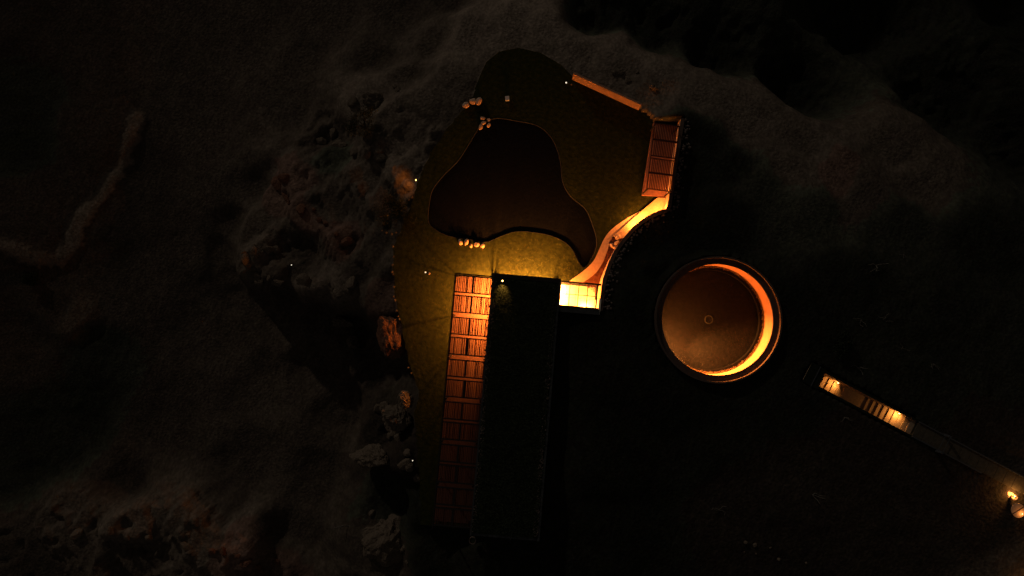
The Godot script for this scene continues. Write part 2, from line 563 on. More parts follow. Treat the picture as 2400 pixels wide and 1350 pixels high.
func build_materials() -> void:
	var soil := StandardMaterial3D.new()
	soil.vertex_color_use_as_albedo = true
	soil.albedo_texture = noise_tex(0.03, 512, [Color(0.62, 0.62, 0.62), Color(1, 1, 1)], 5)
	soil.roughness = 0.95
	soil.metallic_specular = 0.08
	soil.uv1_triplanar = true
	soil.uv1_world_triplanar = true
	soil.uv1_scale = Vector3.ONE * 0.16
	soil.normal_enabled = true
	soil.normal_scale = 0.5
	soil.normal_texture = noise_tex(0.035, 512, [], 8, true, 10.0)
	mats["soil"] = soil
	make_mat("lawn", lin(.0115, .0135, .0042), lin(.0265, .0295, .0082), 0.95, 0.2, 0.018, 2.2, 512)
	make_mat("roof_grass", lin(.014, .017, .009), lin(.036, .040, .020), 0.95, 0.6, 0.05, 8.0, 512)
	make_mat("pond", lin(.0034, .0036, .0048), lin(.0056, .0058, .0074), 0.55, 0.3, 0.03, 1.0)
	make_mat("plaster", lin(.46, .27, .17), lin(.58, .36, .24), 0.9, 0.45, 0.02, 1.0)
	make_mat("screen_plaster", lin(.22, .125, .08), lin(.29, .17, .11), 0.9, 0.45, 0.02, 1.0)
	make_mat("pale_plaster", lin(.74, .64, .50), lin(.80, .70, .56), 0.9, 0.5, 0.02, 0.6)
	make_mat("pit_wall", lin(.46, .22, .12), lin(.56, .30, .17), 0.85, 0.35, 0.02, 1.0)
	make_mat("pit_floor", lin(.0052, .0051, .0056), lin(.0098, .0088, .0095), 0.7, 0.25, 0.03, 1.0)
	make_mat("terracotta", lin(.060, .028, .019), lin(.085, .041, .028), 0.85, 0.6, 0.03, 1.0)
	make_mat("path_stone", lin(.46, .27, .16), lin(.58, .36, .22), 0.85, 0.5, 0.025, 1.5)
	make_mat("gravel", lin(.13, .045, .022), lin(.26, .10, .05), 0.95, 1.4, 0.06, 12.0)
	make_mat("boulder", lin(.34, .21, .14), lin(.56, .38, .27), 0.95, 0.9, 0.03, 6.0)
	make_mat("pale_rock", lin(.07, .052, .038), lin(.15, .115, .085), 0.95, 0.5, 0.03, 8.0)
	make_mat("red_rock", lin(.07, .033, .021), lin(.17, .085, .055), 0.95, 0.5, 0.03, 8.0)
	make_mat("border_stone", lin(.07, .055, .05), lin(.16, .12, .10), 0.9, 1.6, 0.03, 3.0)
	make_mat("tread", lin(.20, .14, .085), lin(.29, .20, .13), 0.85, 0.6, 0.025, 1.0)
	make_mat("turf", lin(.009, .011, .007), lin(.020, .022, .014), 0.95, 0.8, 0.05, 6.0)
	make_mat("walk_slab", lin(.048, .039, .028), lin(.075, .061, .045), 0.9, 0.5, 0.02, 1.5)
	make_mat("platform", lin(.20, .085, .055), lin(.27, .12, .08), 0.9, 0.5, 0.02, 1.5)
	make_mat("concrete", lin(.03, .03, .03), lin(.05, .05, .05), 0.9, 0.5, 0.02, 1.5)
	make_mat("coping", lin(.06, .04, .032), lin(.09, .06, .046), 0.85, 0.5, 0.02, 1.0)
	make_mat("slat_wood", lin(.034, .013, .008), lin(.066, .026, .017), 0.7, 1.2, 0.03, 1.0)
	make_mat("dark_steel", lin(.018, .014, .013), lin(.03, .024, .022), 0.55, 1.0, 0.03, 0.0)
	make_mat("bark", lin(.05, .035, .025), lin(.10, .07, .05), 0.95, 3.0, 0.05, 4.0)
	make_mat("dry_twig", lin(.09, .078, .065), lin(.16, .14, .12), 0.9, 3.0, 0.05, 0.0)
	make_mat("leaf", lin(.016, .020, .011), lin(.034, .040, .022), 0.9, 2.0, 0.05, 0.0)
	make_mat("dry_grass", lin(.16, .09, .045), lin(.28, .17, .09), 0.9, 2.0, 0.05, 0.0)
	plain_mat("white_box", lin(.42, .42, .42), 0.6)
	plain_mat("grey_metal", lin(.03, .03, .033), 0.7)
	plain_mat("rim_stone", lin(.009, .008, .008), 0.95)
	plain_mat("ink", lin(.012, .009, .008), 0.6)
	glow_mat("warm_lamp", WARM, 14.0)
	glow_mat("amber_lamp", AMBER, 10.0)
	glow_mat("white_lamp", Color(1.0, 0.94, 0.84), 1.0)
	var gl := StandardMaterial3D.new()
	gl.transparency = BaseMaterial3D.TRANSPARENCY_ALPHA
	gl.albedo_color = Color(0.95, 0.97, 0.95, 0.06)
	gl.roughness = 0.03
	gl.metallic_specular = 0.4
	mats["glass"] = gl

# ---------------------------------------------------------------- the terrace

func outline(px: Array, y: float) -> PackedVector2Array:
	var o := PackedVector2Array()
	for p in px:
		o.append(flat2(p.x, p.y, y))
	return o

var lawn_px := [
	Vector2(1126, 175), Vector2(1140, 145), Vector2(1170, 121), Vector2(1215, 112), Vector2(1268, 124), Vector2(1315, 152), Vector2(1345, 182), Vector2(1420, 220),
	Vector2(1500, 258), Vector2(1534, 284), Vector2(1560, 300), Vector2(1566, 350), Vector2(1556, 420), Vector2(1552, 462), Vector2(1548, 500), Vector2(1500, 530), Vector2(1460, 570),
	Vector2(1430, 620), Vector2(1412, 662)]
var lawn_west_px := [
	Vector2(985, 1230), Vector2(982, 1130), Vector2(978, 1040), Vector2(972, 975), Vector2(984, 918), Vector2(968, 882), Vector2(950, 815), Vector2(934, 735), Vector2(924, 650), Vector2(922, 580),
	Vector2(942, 530), Vector2(966, 475), Vector2(980, 425), Vector2(1003, 370), Vector2(1040, 312), Vector2(1082, 262), Vector2(1108, 225), Vector2(1118, 198)]

func prepare_terrace() -> void:
	for p in lawn_px:
		if p.x > 1545 and p.y > 290:
			break
		terrace.append(flat2(p.x, p.y, 0))
	for i in range(wall_top.size() - 1, -1, -1):
		var w: Vector3 = wall_top[i]
		var q := flat2(w.x, w.y, w.z)
		terrace.append(q)
	for c in [Vector2(9.05, 2.3), Vector2(5.62, 2.3), Vector2(5.62, 21.8), Vector2(-3.4, 21.8)]:
		var q := in_house(c.x, 0, c.y)
		terrace.append(Vector2(q.x, q.z))
	for i in lawn_west_px.size() - 1:
		for k in 6:
			var q: Vector2 = lawn_west_px[i].lerp(lawn_west_px[i + 1], k / 6.0)
			q.x += 5.0 * noise_c.get_noise_2d(q.x * 1.3, q.y * 1.3) + 3.0 * noise_b.get_noise_2d(q.x * 5.0, q.y * 5.0)
			terrace.append(flat2(q.x, q.y, 0))
	pond_line = curve_closed([
		Vector2(1160, 277), Vector2(1205, 282), Vector2(1262, 295), Vector2(1296, 328), Vector2(1313, 375), Vector2(1319, 425), Vector2(1338, 460), Vector2(1370, 487), Vector2(1387, 520), Vector2(1399, 568),
		Vector2(1388, 604), Vector2(1365, 627), Vector2(1337, 580), Vector2(1300, 556), Vector2(1250, 545), Vector2(1205, 544), Vector2(1165, 558), Vector2(1138, 568), Vector2(1098, 561),
		Vector2(1050, 553), Vector2(1016, 535), Vector2(1003, 515), Vector2(1007, 470), Vector2(1015, 442), Vector2(1040, 410), Vector2(1076, 373), Vector2(1108, 322), Vector2(1128, 293)], 0, 4)

func build_lawn_and_pond() -> void:
	# the lawn sheet runs round the pond: one outline with a cut leading to the hole
	var out := terrace.duplicate()
	if Geometry2D.is_polygon_clockwise(out):
		out.reverse()
	var hole := pond_line.duplicate()
	if not Geometry2D.is_polygon_clockwise(hole):
		hole.reverse()
	var bi := 0
	var bj := 0
	var best := 1e9
	for i in out.size():
		for j in hole.size():
			var d := out[i].distance_squared_to(hole[j])
			if d < best:
				best = d
				bi = i
				bj = j
	var loop := PackedVector2Array()
	for i in out.size() + 1:
		loop.append(out[(bi + i) % out.size()])
	for j in hole.size() + 1:
		loop.append(hole[(bj + j) % hole.size()])
	var side := (hole[bj] - out[bi]).orthogonal().normalized() * 0.0015
	loop[0] += side
	loop[loop.size() - 1] += side
	loop[out.size()] -= side
	loop[out.size() + 1] -= side
	var idx := Geometry2D.triangulate_polygon(loop)
	if idx.size() == 0:
		side = -side * 2.0
		loop[0] += side
		loop[loop.size() - 1] += side
		loop[out.size()] -= side
		loop[out.size() + 1] -= side
		idx = Geometry2D.triangulate_polygon(loop)
	var st := new_st()
	for i in range(0, idx.size(), 3):
		var a := loop[idx[i]]
		var b := loop[idx[i + 1]]
		var c := loop[idx[i + 2]]
		if (b - a).cross(c - a) > 0.0:
			tri(st, Vector3(a.x, 0, a.y), Vector3(b.x, 0, b.y), Vector3(c.x, 0, c.y))
		else:
			tri(st, Vector3(a.x, 0, a.y), Vector3(c.x, 0, c.y), Vector3(b.x, 0, b.y))
	setting(obj("lawn", st, mats["lawn"]))
	# pond surface
	st = new_st()
	var grown: Array = Geometry2D.offset_polygon(pond_line, 0.03)
	prism_in(st, grown[0], -0.6, -0.17)
	setting(obj("pond", st, mats["pond"]))
	# narrow stone edging
	var rim := thing("pond_edging", Vector3.ZERO, "thin pale stone edging curving round the dark pond", "edging")
	st = new_st()
	var inner: Array = Geometry2D.offset_polygon(pond_line, -0.05)
	var pin: PackedVector2Array = inner[0]
	var n := pond_line.size()
	for i in n:
		var a := pond_line[i]
		var b := pond_line[(i + 1) % n]
		var da := (pond_line[(i + 1) % n] - pond_line[(i - 1 + n) % n]).orthogonal().normalized()
		var db := (pond_line[(i + 2) % n] - pond_line[i]).orthogonal().normalized()
		if not Geometry2D.is_point_in_polygon(a + da * 0.08, pond_line):
			da = -da
		if not Geometry2D.is_point_in_polygon(b + db * 0.08, pond_line):
			db = -db
		var o1 := a - da * 0.02
		var o2 := b - db * 0.02
		var i1 := a + da * 0.02
		var i2 := b + db * 0.02
		quad(st, Vector3(o1.x, .014, o1.y), Vector3(o2.x, .014, o2.y), Vector3(i2.x, .014, i2.y), Vector3(i1.x, .014, i1.y))
		quad(st, Vector3(i1.x, .014, i1.y), Vector3(i2.x, .014, i2.y), Vector3(i2.x, -.3, i2.y), Vector3(i1.x, -.3, i1.y))
	obj("rim", st, mats["rim_stone"], rim)

func build_path() -> void:
	# footpath ribbon, gravel bed and upper walk between the lawn and the retaining wall
	var left := curve_open([Vector3(1334, 659, 0), Vector3(1366, 636, 0), Vector3(1390, 613, 0), Vector3(1403, 588, 0), Vector3(1416, 560, 0), Vector3(1433, 538, 0), Vector3(1464, 515, 0), Vector3(1499, 495, 0)], 4)
	var right := curve_open([Vector3(1364, 662, 0), Vector3(1394, 640, 0), Vector3(1412, 613, 0), Vector3(1422, 588, 0), Vector3(1429, 566, 0), Vector3(1441, 549, 0), Vector3(1472, 522, 0), Vector3(1500, 497, 0)], 4)
	var o := PackedVector2Array()
	for p in left:
		o.append(flat2(p.x, p.y, .06))
	for i in range(right.size() - 1, -1, -1):
		o.append(flat2(right[i].x, right[i].y, .06))
	var st := new_st()
	prism_in(st, o, -0.2, 0.06)
	setting(obj("footpath", st, mats["path_stone"]))
	# raised kerb between path and gravel
	st = new_st()
	for i in right.size() - 14:
		var a := spot(right[i].x, right[i].y, .1)
		var b := spot(right[i + 1].x, right[i + 1].y, .1)
		var d := (b - a).normalized()
		var n := Vector3(-d.z, 0, d.x) * 0.05
		var dn := Vector3(0, -0.3, 0)
		quad(st, a - n, b - n, b + n, a + n)
		quad(st, a + n, b + n, b + n + dn, a + n + dn)
		quad(st, b - n, a - n, a - n + dn, b - n + dn)
	tag(obj("path_kerb", st, mats["path_stone"]), "low pale kerb between the lit footpath and the red gravel bed", "kerb")
	# gravel bed
	o = PackedVector2Array()
	for i in range(0, 19):
		o.append(flat2(right[i].x, right[i].y, .03))
	for i in range(6, 0, -1):
		var w: Vector3 = wall_top[i]
		var q := spot(w.x, w.y, w.z)
		o.append(Vector2(q.x, q.z))
	st = new_st()
	prism_in(st, o, -0.2, 0.03)
	setting(obj("gravel_bed", st, mats["gravel"]))
	# upper walk, a step above the path
	st = new_st()
	prism_in(st, outline([Vector2(1438, 552), Vector2(1470, 524), Vector2(1500, 498), Vector2(1541, 463), Vector2(1562, 464), Vector2(1562, 487), Vector2(1522, 507), Vector2(1490, 529), Vector2(1466, 556), Vector2(1449, 562)], .26), -0.2, 0.26)
	setting(obj("upper_walk", st, mats["path_stone"]))
	# loose gravel grains
	var grains := MultiMesh.new()
	grains.transform_format = MultiMesh.TRANSFORM_3D
	grains.mesh = stone_st(77, Vector3(.09, .06, .08), 4, 6, 6).commit()
	var spots := []
	var r := RandomNumberGenerator.new()
	r.seed = 4
	var lo := Vector2(1e9, 1e9)
	var hi := -lo
	for p in o:
		lo = lo.min(p)
		hi = hi.max(p)
	while spots.size() < 900:
		var p := Vector2(r.randf_range(lo.x, hi.x), r.randf_range(lo.y, hi.y))
		if Geometry2D.is_point_in_polygon(p, o):
			spots.append(Transform3D(Basis(Vector3.UP, r.randf() * TAU).scaled(Vector3.ONE * r.randf_range(.6, 1.5)), Vector3(p.x, .035, p.y)))
	grains.instance_count = spots.size()
	for i in spots.size():
		grains.set_instance_transform(i, spots[i])
	var mi := MultiMeshInstance3D.new()
	mi.multimesh = grains
	mi.material_override = mats["gravel"]
	mi.name = "gravel"
	add_child(mi)
	mi.set_meta("kind", "stuff")
	tag(mi, "loose red gravel in the bed beside the lit footpath", "gravel")

func build_retaining_wall() -> void:
	var line := curve_open(wall_top, 3)
	var st := new_st()
	var cap := new_st()
	var pts := []
	for w in line:
		pts.append(spot(w.x, w.y, w.z))
	for i in pts.size() - 1:
		var a: Vector3 = pts[i]
		var b: Vector3 = pts[i + 1]
		var da: Vector3 = (pts[i + 1] - pts[max(i - 1, 0)]) * Vector3(1, 0, 1)
		var db: Vector3 = (pts[min(i + 2, pts.size() - 1)] - pts[i]) * Vector3(1, 0, 1)
		var na := Vector3(-da.z, 0, da.x).normalized()
		var nb := Vector3(-db.z, 0, db.x).normalized()
		# na points away from the terrace
		var f0 := a - na * 0.16
		var f1 := b - nb * 0.16
		var k0 := a + na * 0.12
		var k1 := b + nb * 0.12
		var dn0 := Vector3(0, -a.y - 0.3, 0)
		var dn1 := Vector3(0, -b.y - 0.3, 0)
		quad(st, f1, f0, f0 + dn0, f1 + dn1)
		quad(st, k0, k1, k1 + dn1, k0 + dn0)
		quad(st, f0, f1, k1, k0)
		var u := Vector3(0, 0.05, 0)
		var c0 := a - na * 0.19
		var c1 := b - nb * 0.19
		var e0 := a + na * 0.14
		var e1 := b + nb * 0.14
		var s := Vector3(0, 0.003, 0)
		quad(cap, c0 + u, c1 + u, e1 + u, e0 + u)
		quad(cap, c1 + u, c0 + u, c0 + s, c1 + s)
		quad(cap, e0 + u, e1 + u, e1 + s, e0 + s)
		quad(cap, c0 + s, e0 + s, e1 + s, c1 + s)
	var t := thing("retaining_wall", Vector3.ZERO, "curved plastered retaining wall behind the lit footpath and slatted shelter", "wall")
	obj("wall_face", st, mats["plaster"], t)
	obj("coping", cap, mats["coping"], t)
	# lamps low on the wall face above the upper walk
	for q in [Vector3(1549, 499, 1.15), Vector3(1518, 513, .95), Vector3(1494, 532, .8)]:
		var at := spot(q.x, q.y, q.z)
		var best := 1e9
		var nn := Vector3.ZERO
		var on := Vector3.ZERO
		for i in pts.size() - 1:
			var m: Vector3 = (pts[i] + pts[i + 1]) * 0.5
			var d := Vector2(m.x - at.x, m.z - at.z).length()
			if d < best:
				best = d
				var dd: Vector3 = (pts[i + 1] - pts[i]) * Vector3(1, 0, 1)
				nn = Vector3(dd.z, 0, -dd.x).normalized()
				on = Vector3(m.x, q.z, m.z)
		var lamp := thing("wall_lamp", on + nn * 0.16, "small recessed wall lamp glowing on the curved wall above the upper walk", "lamp", "lamps along the curved retaining wall", atan2(nn.x, nn.z))
		box_part("housing", Vector3(.22, .12, .05), Transform3D(Basis.IDENTITY, Vector3(0, 0, .025)), mats["dark_steel"], lamp)
		box_part("lens", Vector3(.18, .07, .02), Transform3D(Basis.IDENTITY, Vector3(0, -.01, .06)), mats["warm_lamp"], lamp)
		omni(lamp, Vector3(0, -.01, .16), 6.2, WARM, .06)
	# rough stones piled along the back of the wall
	var mm := MultiMesh.new()
	mm.transform_format = MultiMesh.TRANSFORM_3D
	mm.mesh = stone_st(31, Vector3(.3, .22, .26), 6, 8, 9).commit()
	var r := RandomNumberGenerator.new()
	r.seed = 9
	var xs := []
	for i in pts.size() - 1:
		var a: Vector3 = pts[i]
		var b: Vector3 = pts[i + 1]
		var d := (b - a)
		var n := Vector3(-d.z, 0, d.x).normalized()
		var k := int(d.length() * 9.0)
		for j in k:
			var p := a.lerp(b, r.randf()) + n * (0.22 + absf(r.randfn()) * 0.3)
			var y := land_at(p.x, p.z)
			xs.append(Transform3D(Basis.from_euler(Vector3(r.randf() * 6, r.randf() * 6, r.randf() * 6)).scaled(Vector3.ONE * r.randf_range(.5, 1.15)), Vector3(p.x, maxf(y, a.y - 0.15) + 0.03, p.z)))
	mm.instance_count = xs.size()
	for i in xs.size():
		mm.set_instance_transform(i, xs[i])
	var mi := MultiMeshInstance3D.new()
	mi.multimesh = mm
	mi.material_override = mats["border_stone"]
	mi.name = "stone_border"
	add_child(mi)
	mi.set_meta("kind", "stuff")
	tag(mi, "rough dark stones heaped along the back of the curved wall", "stones")

# ---------------------------------------------------------------- house

func house_basis() -> Basis:
	return Basis(house_x, Vector3.UP, house_z)

func hbox(called: String, a0: float, a1: float, y0: float, y1: float, b0: float, b1: float, m: String, parent: Node3D) -> MeshInstance3D:
	var c := in_house((a0 + a1) * .5, (y0 + y1) * .5, (b0 + b1) * .5)
	return box_part(called, Vector3(a1 - a0, y1 - y0, b1 - b0), parent.global_transform.affine_inverse() * Transform3D(house_basis(), c), mats[m], parent)

func build_house() -> void:
	var h := thing("house", in_house(2.8, 0, 10.5), "long earth sheltered house under a dark planted roof with a bright glazed lobby", "house")
	hbox("floor_slab", 0.0, 5.6, -.15, .04, -.02, 21.3, "tread", h)
	hbox("wall", 0.0, .22, .04, 2.72, .5, 21.3, "plaster", h)
	hbox("wall", 5.38, 5.6, .04, 2.72, .02, 21.08, "pale_plaster", h)
	hbox("wall", .22, 5.6, .04, 2.72, 21.08, 21.3, "plaster", h)
	hbox("wall", .22, 5.38, .04, 2.72, 5.0, 5.2, "pale_plaster", h)
	hbox("pier", -.03, .5, .04, 2.72, -.28, .496, "plaster", h)
	hbox("pier", 5.1, 5.72, .04, 2.72, -.28, .016, "plaster", h)
	# roof over the long wing, and round the lobby skylight
	hbox("roof_slab", -.04, 5.7, 2.722, 2.94, -.3, 21.4, "concrete", h)
	hbox("roof_slab", 5.703, 9.15, 2.722, 2.94, 1.98, 2.45, "concrete", h)
	# planted layer with an uneven surface
	var st := new_st()
	var na := 40
	var nb := 136
	var g := []
	for j in nb + 1:
		var row := []
		for i in na + 1:
			var a := lerpf(.12, 5.5, float(i) / na)
			var b := lerpf(.06, 21.2, float(j) / nb)
			var p := in_house(a, 0, b)
			var y := 3.02 + .05 * noise_c.get_noise_2d(p.x * 20, p.z * 20) + .05 * noise_b.get_noise_2d(p.x * 25, p.z * 25)
			if i == 0 or j == 0 or i == na or j == nb:
				y = 2.95
			row.append(Vector3(p.x, y, p.z) - h.position)
		g.append(row)
	for j in nb:
		for i in na:
			quad(st, g[j][i], g[j][i + 1], g[j + 1][i + 1], g[j + 1][i])
	obj("planted_roof", st, mats["roof_grass"], h)
	# parapet edges
	hbox("parapet", -.04, .1, 2.943, 3.06, -.3, 21.4, "concrete", h)
	hbox("parapet", 5.52, 5.7, 2.943, 3.06, .06, 21.4, "concrete", h)
	hbox("parapet", .103, 5.7, 2.943, 3.05, -.3, .057, "dark_steel", h)
	# glazed front
	for k in 4:
		var a0 := .52 + k * 1.14
		hbox("window_pane", a0, a0 + 1.105, .06, 2.70, .10, .12, "glass", h)
		hbox("window_frame", a0 + 1.105, a0 + 1.138, .05, 2.715, .08, .14, "dark_steel", h)
	# lobby: floor slabs, walls, opening to the north
	for i in 4:
		for j in 2:
			hbox("floor_tile", 5.61 + i * .845, 5.61 + i * .845 + .83, -.1, .05, .0 + j * 1.1, .0 + j * 1.1 + 1.085, "pale_plaster", h)
	hbox("floor_slab", 5.602, 9.2, -.16, .03, -.3, 2.3, "concrete", h)
	hbox("wall", 5.603, 9.2, .05, 2.72, 2.2, 2.4, "pale_plaster", h)
	hbox("wall", 9.03, 9.2, .05, 2.9, 1.1, 2.197, "pale_plaster", h)
	# skylight: steel frame, glazing bars, eight panes
	var sky := Node3D.new()
	sky.name = "skylight"
	h.add_child(sky)
	hbox("frame_beam", 5.703, 9.1, 2.74, 2.98, -.16, -.02, "dark_steel", sky)
	hbox("frame_beam", 5.703, 9.0, 2.74, 2.98, 1.88, 1.976, "dark_steel", sky)
	hbox("frame_beam", 5.703, 5.77, 2.74, 2.98, -.017, 1.877, "dark_steel", sky)
	hbox("frame_beam", 8.74, 8.86, 2.74, 2.98, -.017, 1.877, "dark_steel", sky)
	for k in range(1, 4):
		hbox("glazing_bar", 5.77 + k * .7425 - .03, 5.77 + k * .7425 + .03, 2.86, 2.95, -.016, 1.876, "dark_steel", sky)
	for k in 4:
		hbox("glazing_bar", 5.772 + k * .7425 + .03, 5.77 + (k + 1) * .7425 - .031, 2.87, 2.94, .902, .958, "dark_steel", sky)
		hbox("pane", 5.802 + k * .7425, 5.738 + (k + 1) * .7425, 2.90, 2.912, -.014, .90, "glass", sky)
		hbox("pane", 5.802 + k * .7425, 5.738 + (k + 1) * .7425, 2.90, 2.912, .96, 1.874, "glass", sky)
	# low plants covering the roof
	var tuft := new_st()
	var pr := RandomNumberGenerator.new()
	pr.seed = 61
	for k in 16:
		var pp := Vector3(pr.randfn() * .09, absf(pr.randfn()) * .05 + .02, pr.randfn() * .09)
		var tb := Basis.from_euler(Vector3(pr.randf_range(-.7, .7), pr.randf() * TAU, pr.randf_range(-.7, .7)))
		quad(tuft, pp + tb * Vector3(-.05, 0, 0), pp + tb * Vector3(0, 0, -.022), pp + tb * Vector3(.05, 0, 0), pp + tb * Vector3(0, 0, .022))
	tuft.generate_normals()
	var pm := MultiMesh.new()
	pm.transform_format = MultiMesh.TRANSFORM_3D
	pm.mesh = tuft.commit()
	pm.instance_count = 3200
	for i in 3200:
		var q := in_house(pr.randf_range(.2, 5.4), 3.04, pr.randf_range(.15, 21.1))
		pm.set_instance_transform(i, Transform3D(Basis(Vector3.UP, pr.randf() * TAU).scaled(Vector3.ONE * pr.randf_range(.6, 1.6)), q))
	var pi := MultiMeshInstance3D.new()
	pi.multimesh = pm
	pi.material_override = mats["leaf"]
	pi.name = "roof_plants"
	add_child(pi)
	pi.set_meta("kind", "stuff")
	tag(pi, "low dark leafy plants covering the house roof", "plants")
	# gravel strips along the roof edges
	for side in [[.12, .42, 330, "roof_gravel_strip", 16], [5.12, 5.5, 420, "roof_gravel_strip", 17]]:
		var mm := MultiMesh.new()
		mm.transform_format = MultiMesh.TRANSFORM_3D
		mm.mesh = stone_st(int(side[4]), Vector3(.16, .10, .14), 5, 7, 8).commit()
		var r := RandomNumberGenerator.new()
		r.seed = int(side[4])
		var n: int = side[2]
		mm.instance_count = n
		for i in n:
			var p := in_house(r.randf_range(side[0], side[1]), 3.05, r.randf_range(.3, 21.1))
			mm.set_instance_transform(i, Transform3D(Basis.from_euler(Vector3(r.randf() * 6, r.randf() * 6, r.randf() * 6)).scaled(Vector3.ONE * r.randf_range(.6, 1.1)), p))
		var mi := MultiMeshInstance3D.new()
		mi.multimesh = mm
		mi.material_override = mats["border_stone"]
		mi.name = numbered(side[3])
		add_child(mi)
		mi.set_meta("kind", "stuff")
		tag(mi, "grey pebbles along the planted roof edge above the pergola" if side[0] < 1.0 else "grey pebble strip along the planted roof edge away from the pergola", "pebbles")
	# ceiling lamps just behind the glass, and in the lobby
	for k in 4:
		var lamp := thing("ceiling_lamp", in_house(1.0 + k * 1.2, 2.72, 2.4), "round ceiling lamp behind the glazed front of the planted roof house", "lamp", "ceiling lamps behind the glazed front")
		disc_part("lamp_shade", .12, .05, Vector3(0, -.025, 0), mats["dark_steel"], lamp)
		disc_part("bulb", .10, .02, Vector3(0, -.062, 0), mats["warm_lamp"], lamp)
		panel_light(lamp, Vector3(0, -.09, 0), Vector3.DOWN, Vector2(.3, .3), 490.0, WARM)
	for q in [[5.603, .55, 40.0, 0.0], [5.603, 1.45, 40.0, 0.0], [8.2, 2.197, 26.0, PI * .5]]:  # the one on the end wall is added to brighten the far side
		var lamp := thing("wall_light", in_house(q[0], .5, q[1]), "bright wall light low on the side wall inside the glazed lobby" if q[3] == 0.0 else "added wall light low on the end wall, brightening the far side of the glazed lobby", "lamp", "wall lights in the glazed lobby", -atan2(house_x.z, house_x.x) + q[3])
		box_part("back_plate", Vector3(.03, .34, .2), Transform3D(Basis.IDENTITY, Vector3(.016, 0, 0)), mats["dark_steel"], lamp)
		box_part("diffuser", Vector3(.05, .3, .16), Transform3D(Basis.IDENTITY, Vector3(.057, 0, 0)), mats["warm_lamp"], lamp)
		omni(lamp, Vector3(.18, 0, 0), q[2], WARM, .1)

func disc_part(called: String, r: float, h: float, at: Vector3, m: Material, parent: Node3D, sides := 24) -> MeshInstance3D:
	var c := CylinderMesh.new()
	c.top_radius = r
	c.bottom_radius = r
	c.height = h
	c.radial_segments = sides
	c.rings = 1
	var o := MeshInstance3D.new()
	o.mesh = c
	o.material_override = m
	o.name = called
	parent.add_child(o, true)
	o.position = at
	return o

func build_long_pergola() -> void:
	var t := thing("long_pergola", in_house(-1.6, 0, 10.5), "long slatted timber pergola in paired bays along the house, glowing red orange at one end", "pergola")
	var inv := t.global_transform.affine_inverse()
	var a0 := -3.16
	var a1 := -.08
	var mid := (a0 + a1) * .5
	var y := 2.55
	# deck below
	var dk := thing("pergola_deck", in_house(-1.6, 0, 10.5), "terracotta deck under the long slatted pergola", "deck")
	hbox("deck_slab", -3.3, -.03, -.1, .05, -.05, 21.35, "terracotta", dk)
	var r := RandomNumberGenerator.new()
	r.seed = 21
	var b := 0.06
	hbox("beam", a0, a1, y - .1, y + .08, b - .13, b - .03, "dark_steel", t)
	var bays := []
	b += .11
	for m in 6:
		for k in 2:
			bays.append([b, b + 1.30])
			b += 1.30 + (.39 if k == 0 else .55)
	for bay in bays:
		var b0: float = bay[0]
		var b1: float = bay[1]
		hbox("beam", a0, a1, y - .1, y + .08, b0 - .1, b0, "dark_steel", t)
		hbox("beam", a0, a1, y - .1, y + .08, b1, b1 + .1, "dark_steel", t)
		hbox("beam", mid - .085, mid + .085, y - .1, y + .08, b0 + .002, b1 - .002, "dark_steel", t)
		for half in 2:
			var s0 := a0 if half == 0 else mid + .085
			var s1 := mid - .085 if half == 0 else a1
			var n := 10
			var pitch := (s1 - s0) / n
			for i in n:
				var c := s0 + pitch * (i + .5)
				var w: float = [.04, .06, .09][r.randi() % 3]
				var roll := r.randf_range(-.5, .5)
				var xf := inv * Transform3D(house_basis() * Basis(Vector3.BACK, roll), in_house(c + r.randf_range(-.03, .03), y + r.randf_range(-.01, .01), (b0 + b1) * .5))
				box_part("slat", Vector3(w, .022, 1.29), xf, mats["slat_wood"], t)
	for k in 7:
		var bb: float = [.1, 3.47, 7.0, 10.55, 14.1, 17.6, 21.1][k]
		hbox("post", a0 + .02, a0 + .12, .05, y - .102, bb - .05, bb + .05, "dark_steel", t)
		hbox("post", a1 - .12, a1 - .02, .05, y - .102, bb - .05, bb + .05, "dark_steel", t)
	hbox("side_beam", a0 - .07, a0 - .002, y - .1, y + .06, 0, 21.3, "dark_steel", t)
	hbox("side_beam", a1 + .002, a1 + .05, y - .1, y + .06, 0, 21.3, "slat_wood", t)
	# wall lamps on the house wall under the slats
	for q in [[.8, 220.0], [2.5, 260.0], [4.3, 70.0], [6.2, 18.0], [8.2, 3.0]]:
		var dl := thing("wall_downlight", in_house(-.004, 2.25, q[0]), "small downlight on the house wall under the long pergola", "lamp", "downlights under the long pergola", -atan2(house_x.z, house_x.x))
		box_part("housing", Vector3(.16, .12, .16), Transform3D(Basis.IDENTITY, Vector3(-.082, 0, 0)), mats["dark_steel"], dl)
		box_part("lens", Vector3(.12, .02, .12), Transform3D(Basis.IDENTITY, Vector3(-.085, -.072, 0)), mats["warm_lamp"], dl)
		panel_light(dl, Vector3(-.1, -.1, 0), Vector3(-.12, -1, 0), Vector2(.14, .14), q[1], WARM)
	for q in [[3.4, 3.5]]:  # added lamp, kept only to throw side light on the red rock
		var lamp := thing("added_sconce", in_house(-.004, 1.1, q[0]), "added wall sconce under the long pergola, giving the red rock side light", "lamp", "added sconces under the long pergola", -atan2(house_x.z, house_x.x))
		box_part("back_plate", Vector3(.03, .26, .12), Transform3D(Basis.IDENTITY, Vector3(-.016, 0, 0)), mats["dark_steel"], lamp)
		box_part("diffuser", Vector3(.05, .22, .09), Transform3D(Basis.IDENTITY, Vector3(-.057, 0, 0)), mats["warm_lamp"], lamp)
		omni(lamp, Vector3(-.18, 0, 0), q[1], WARM, .08)

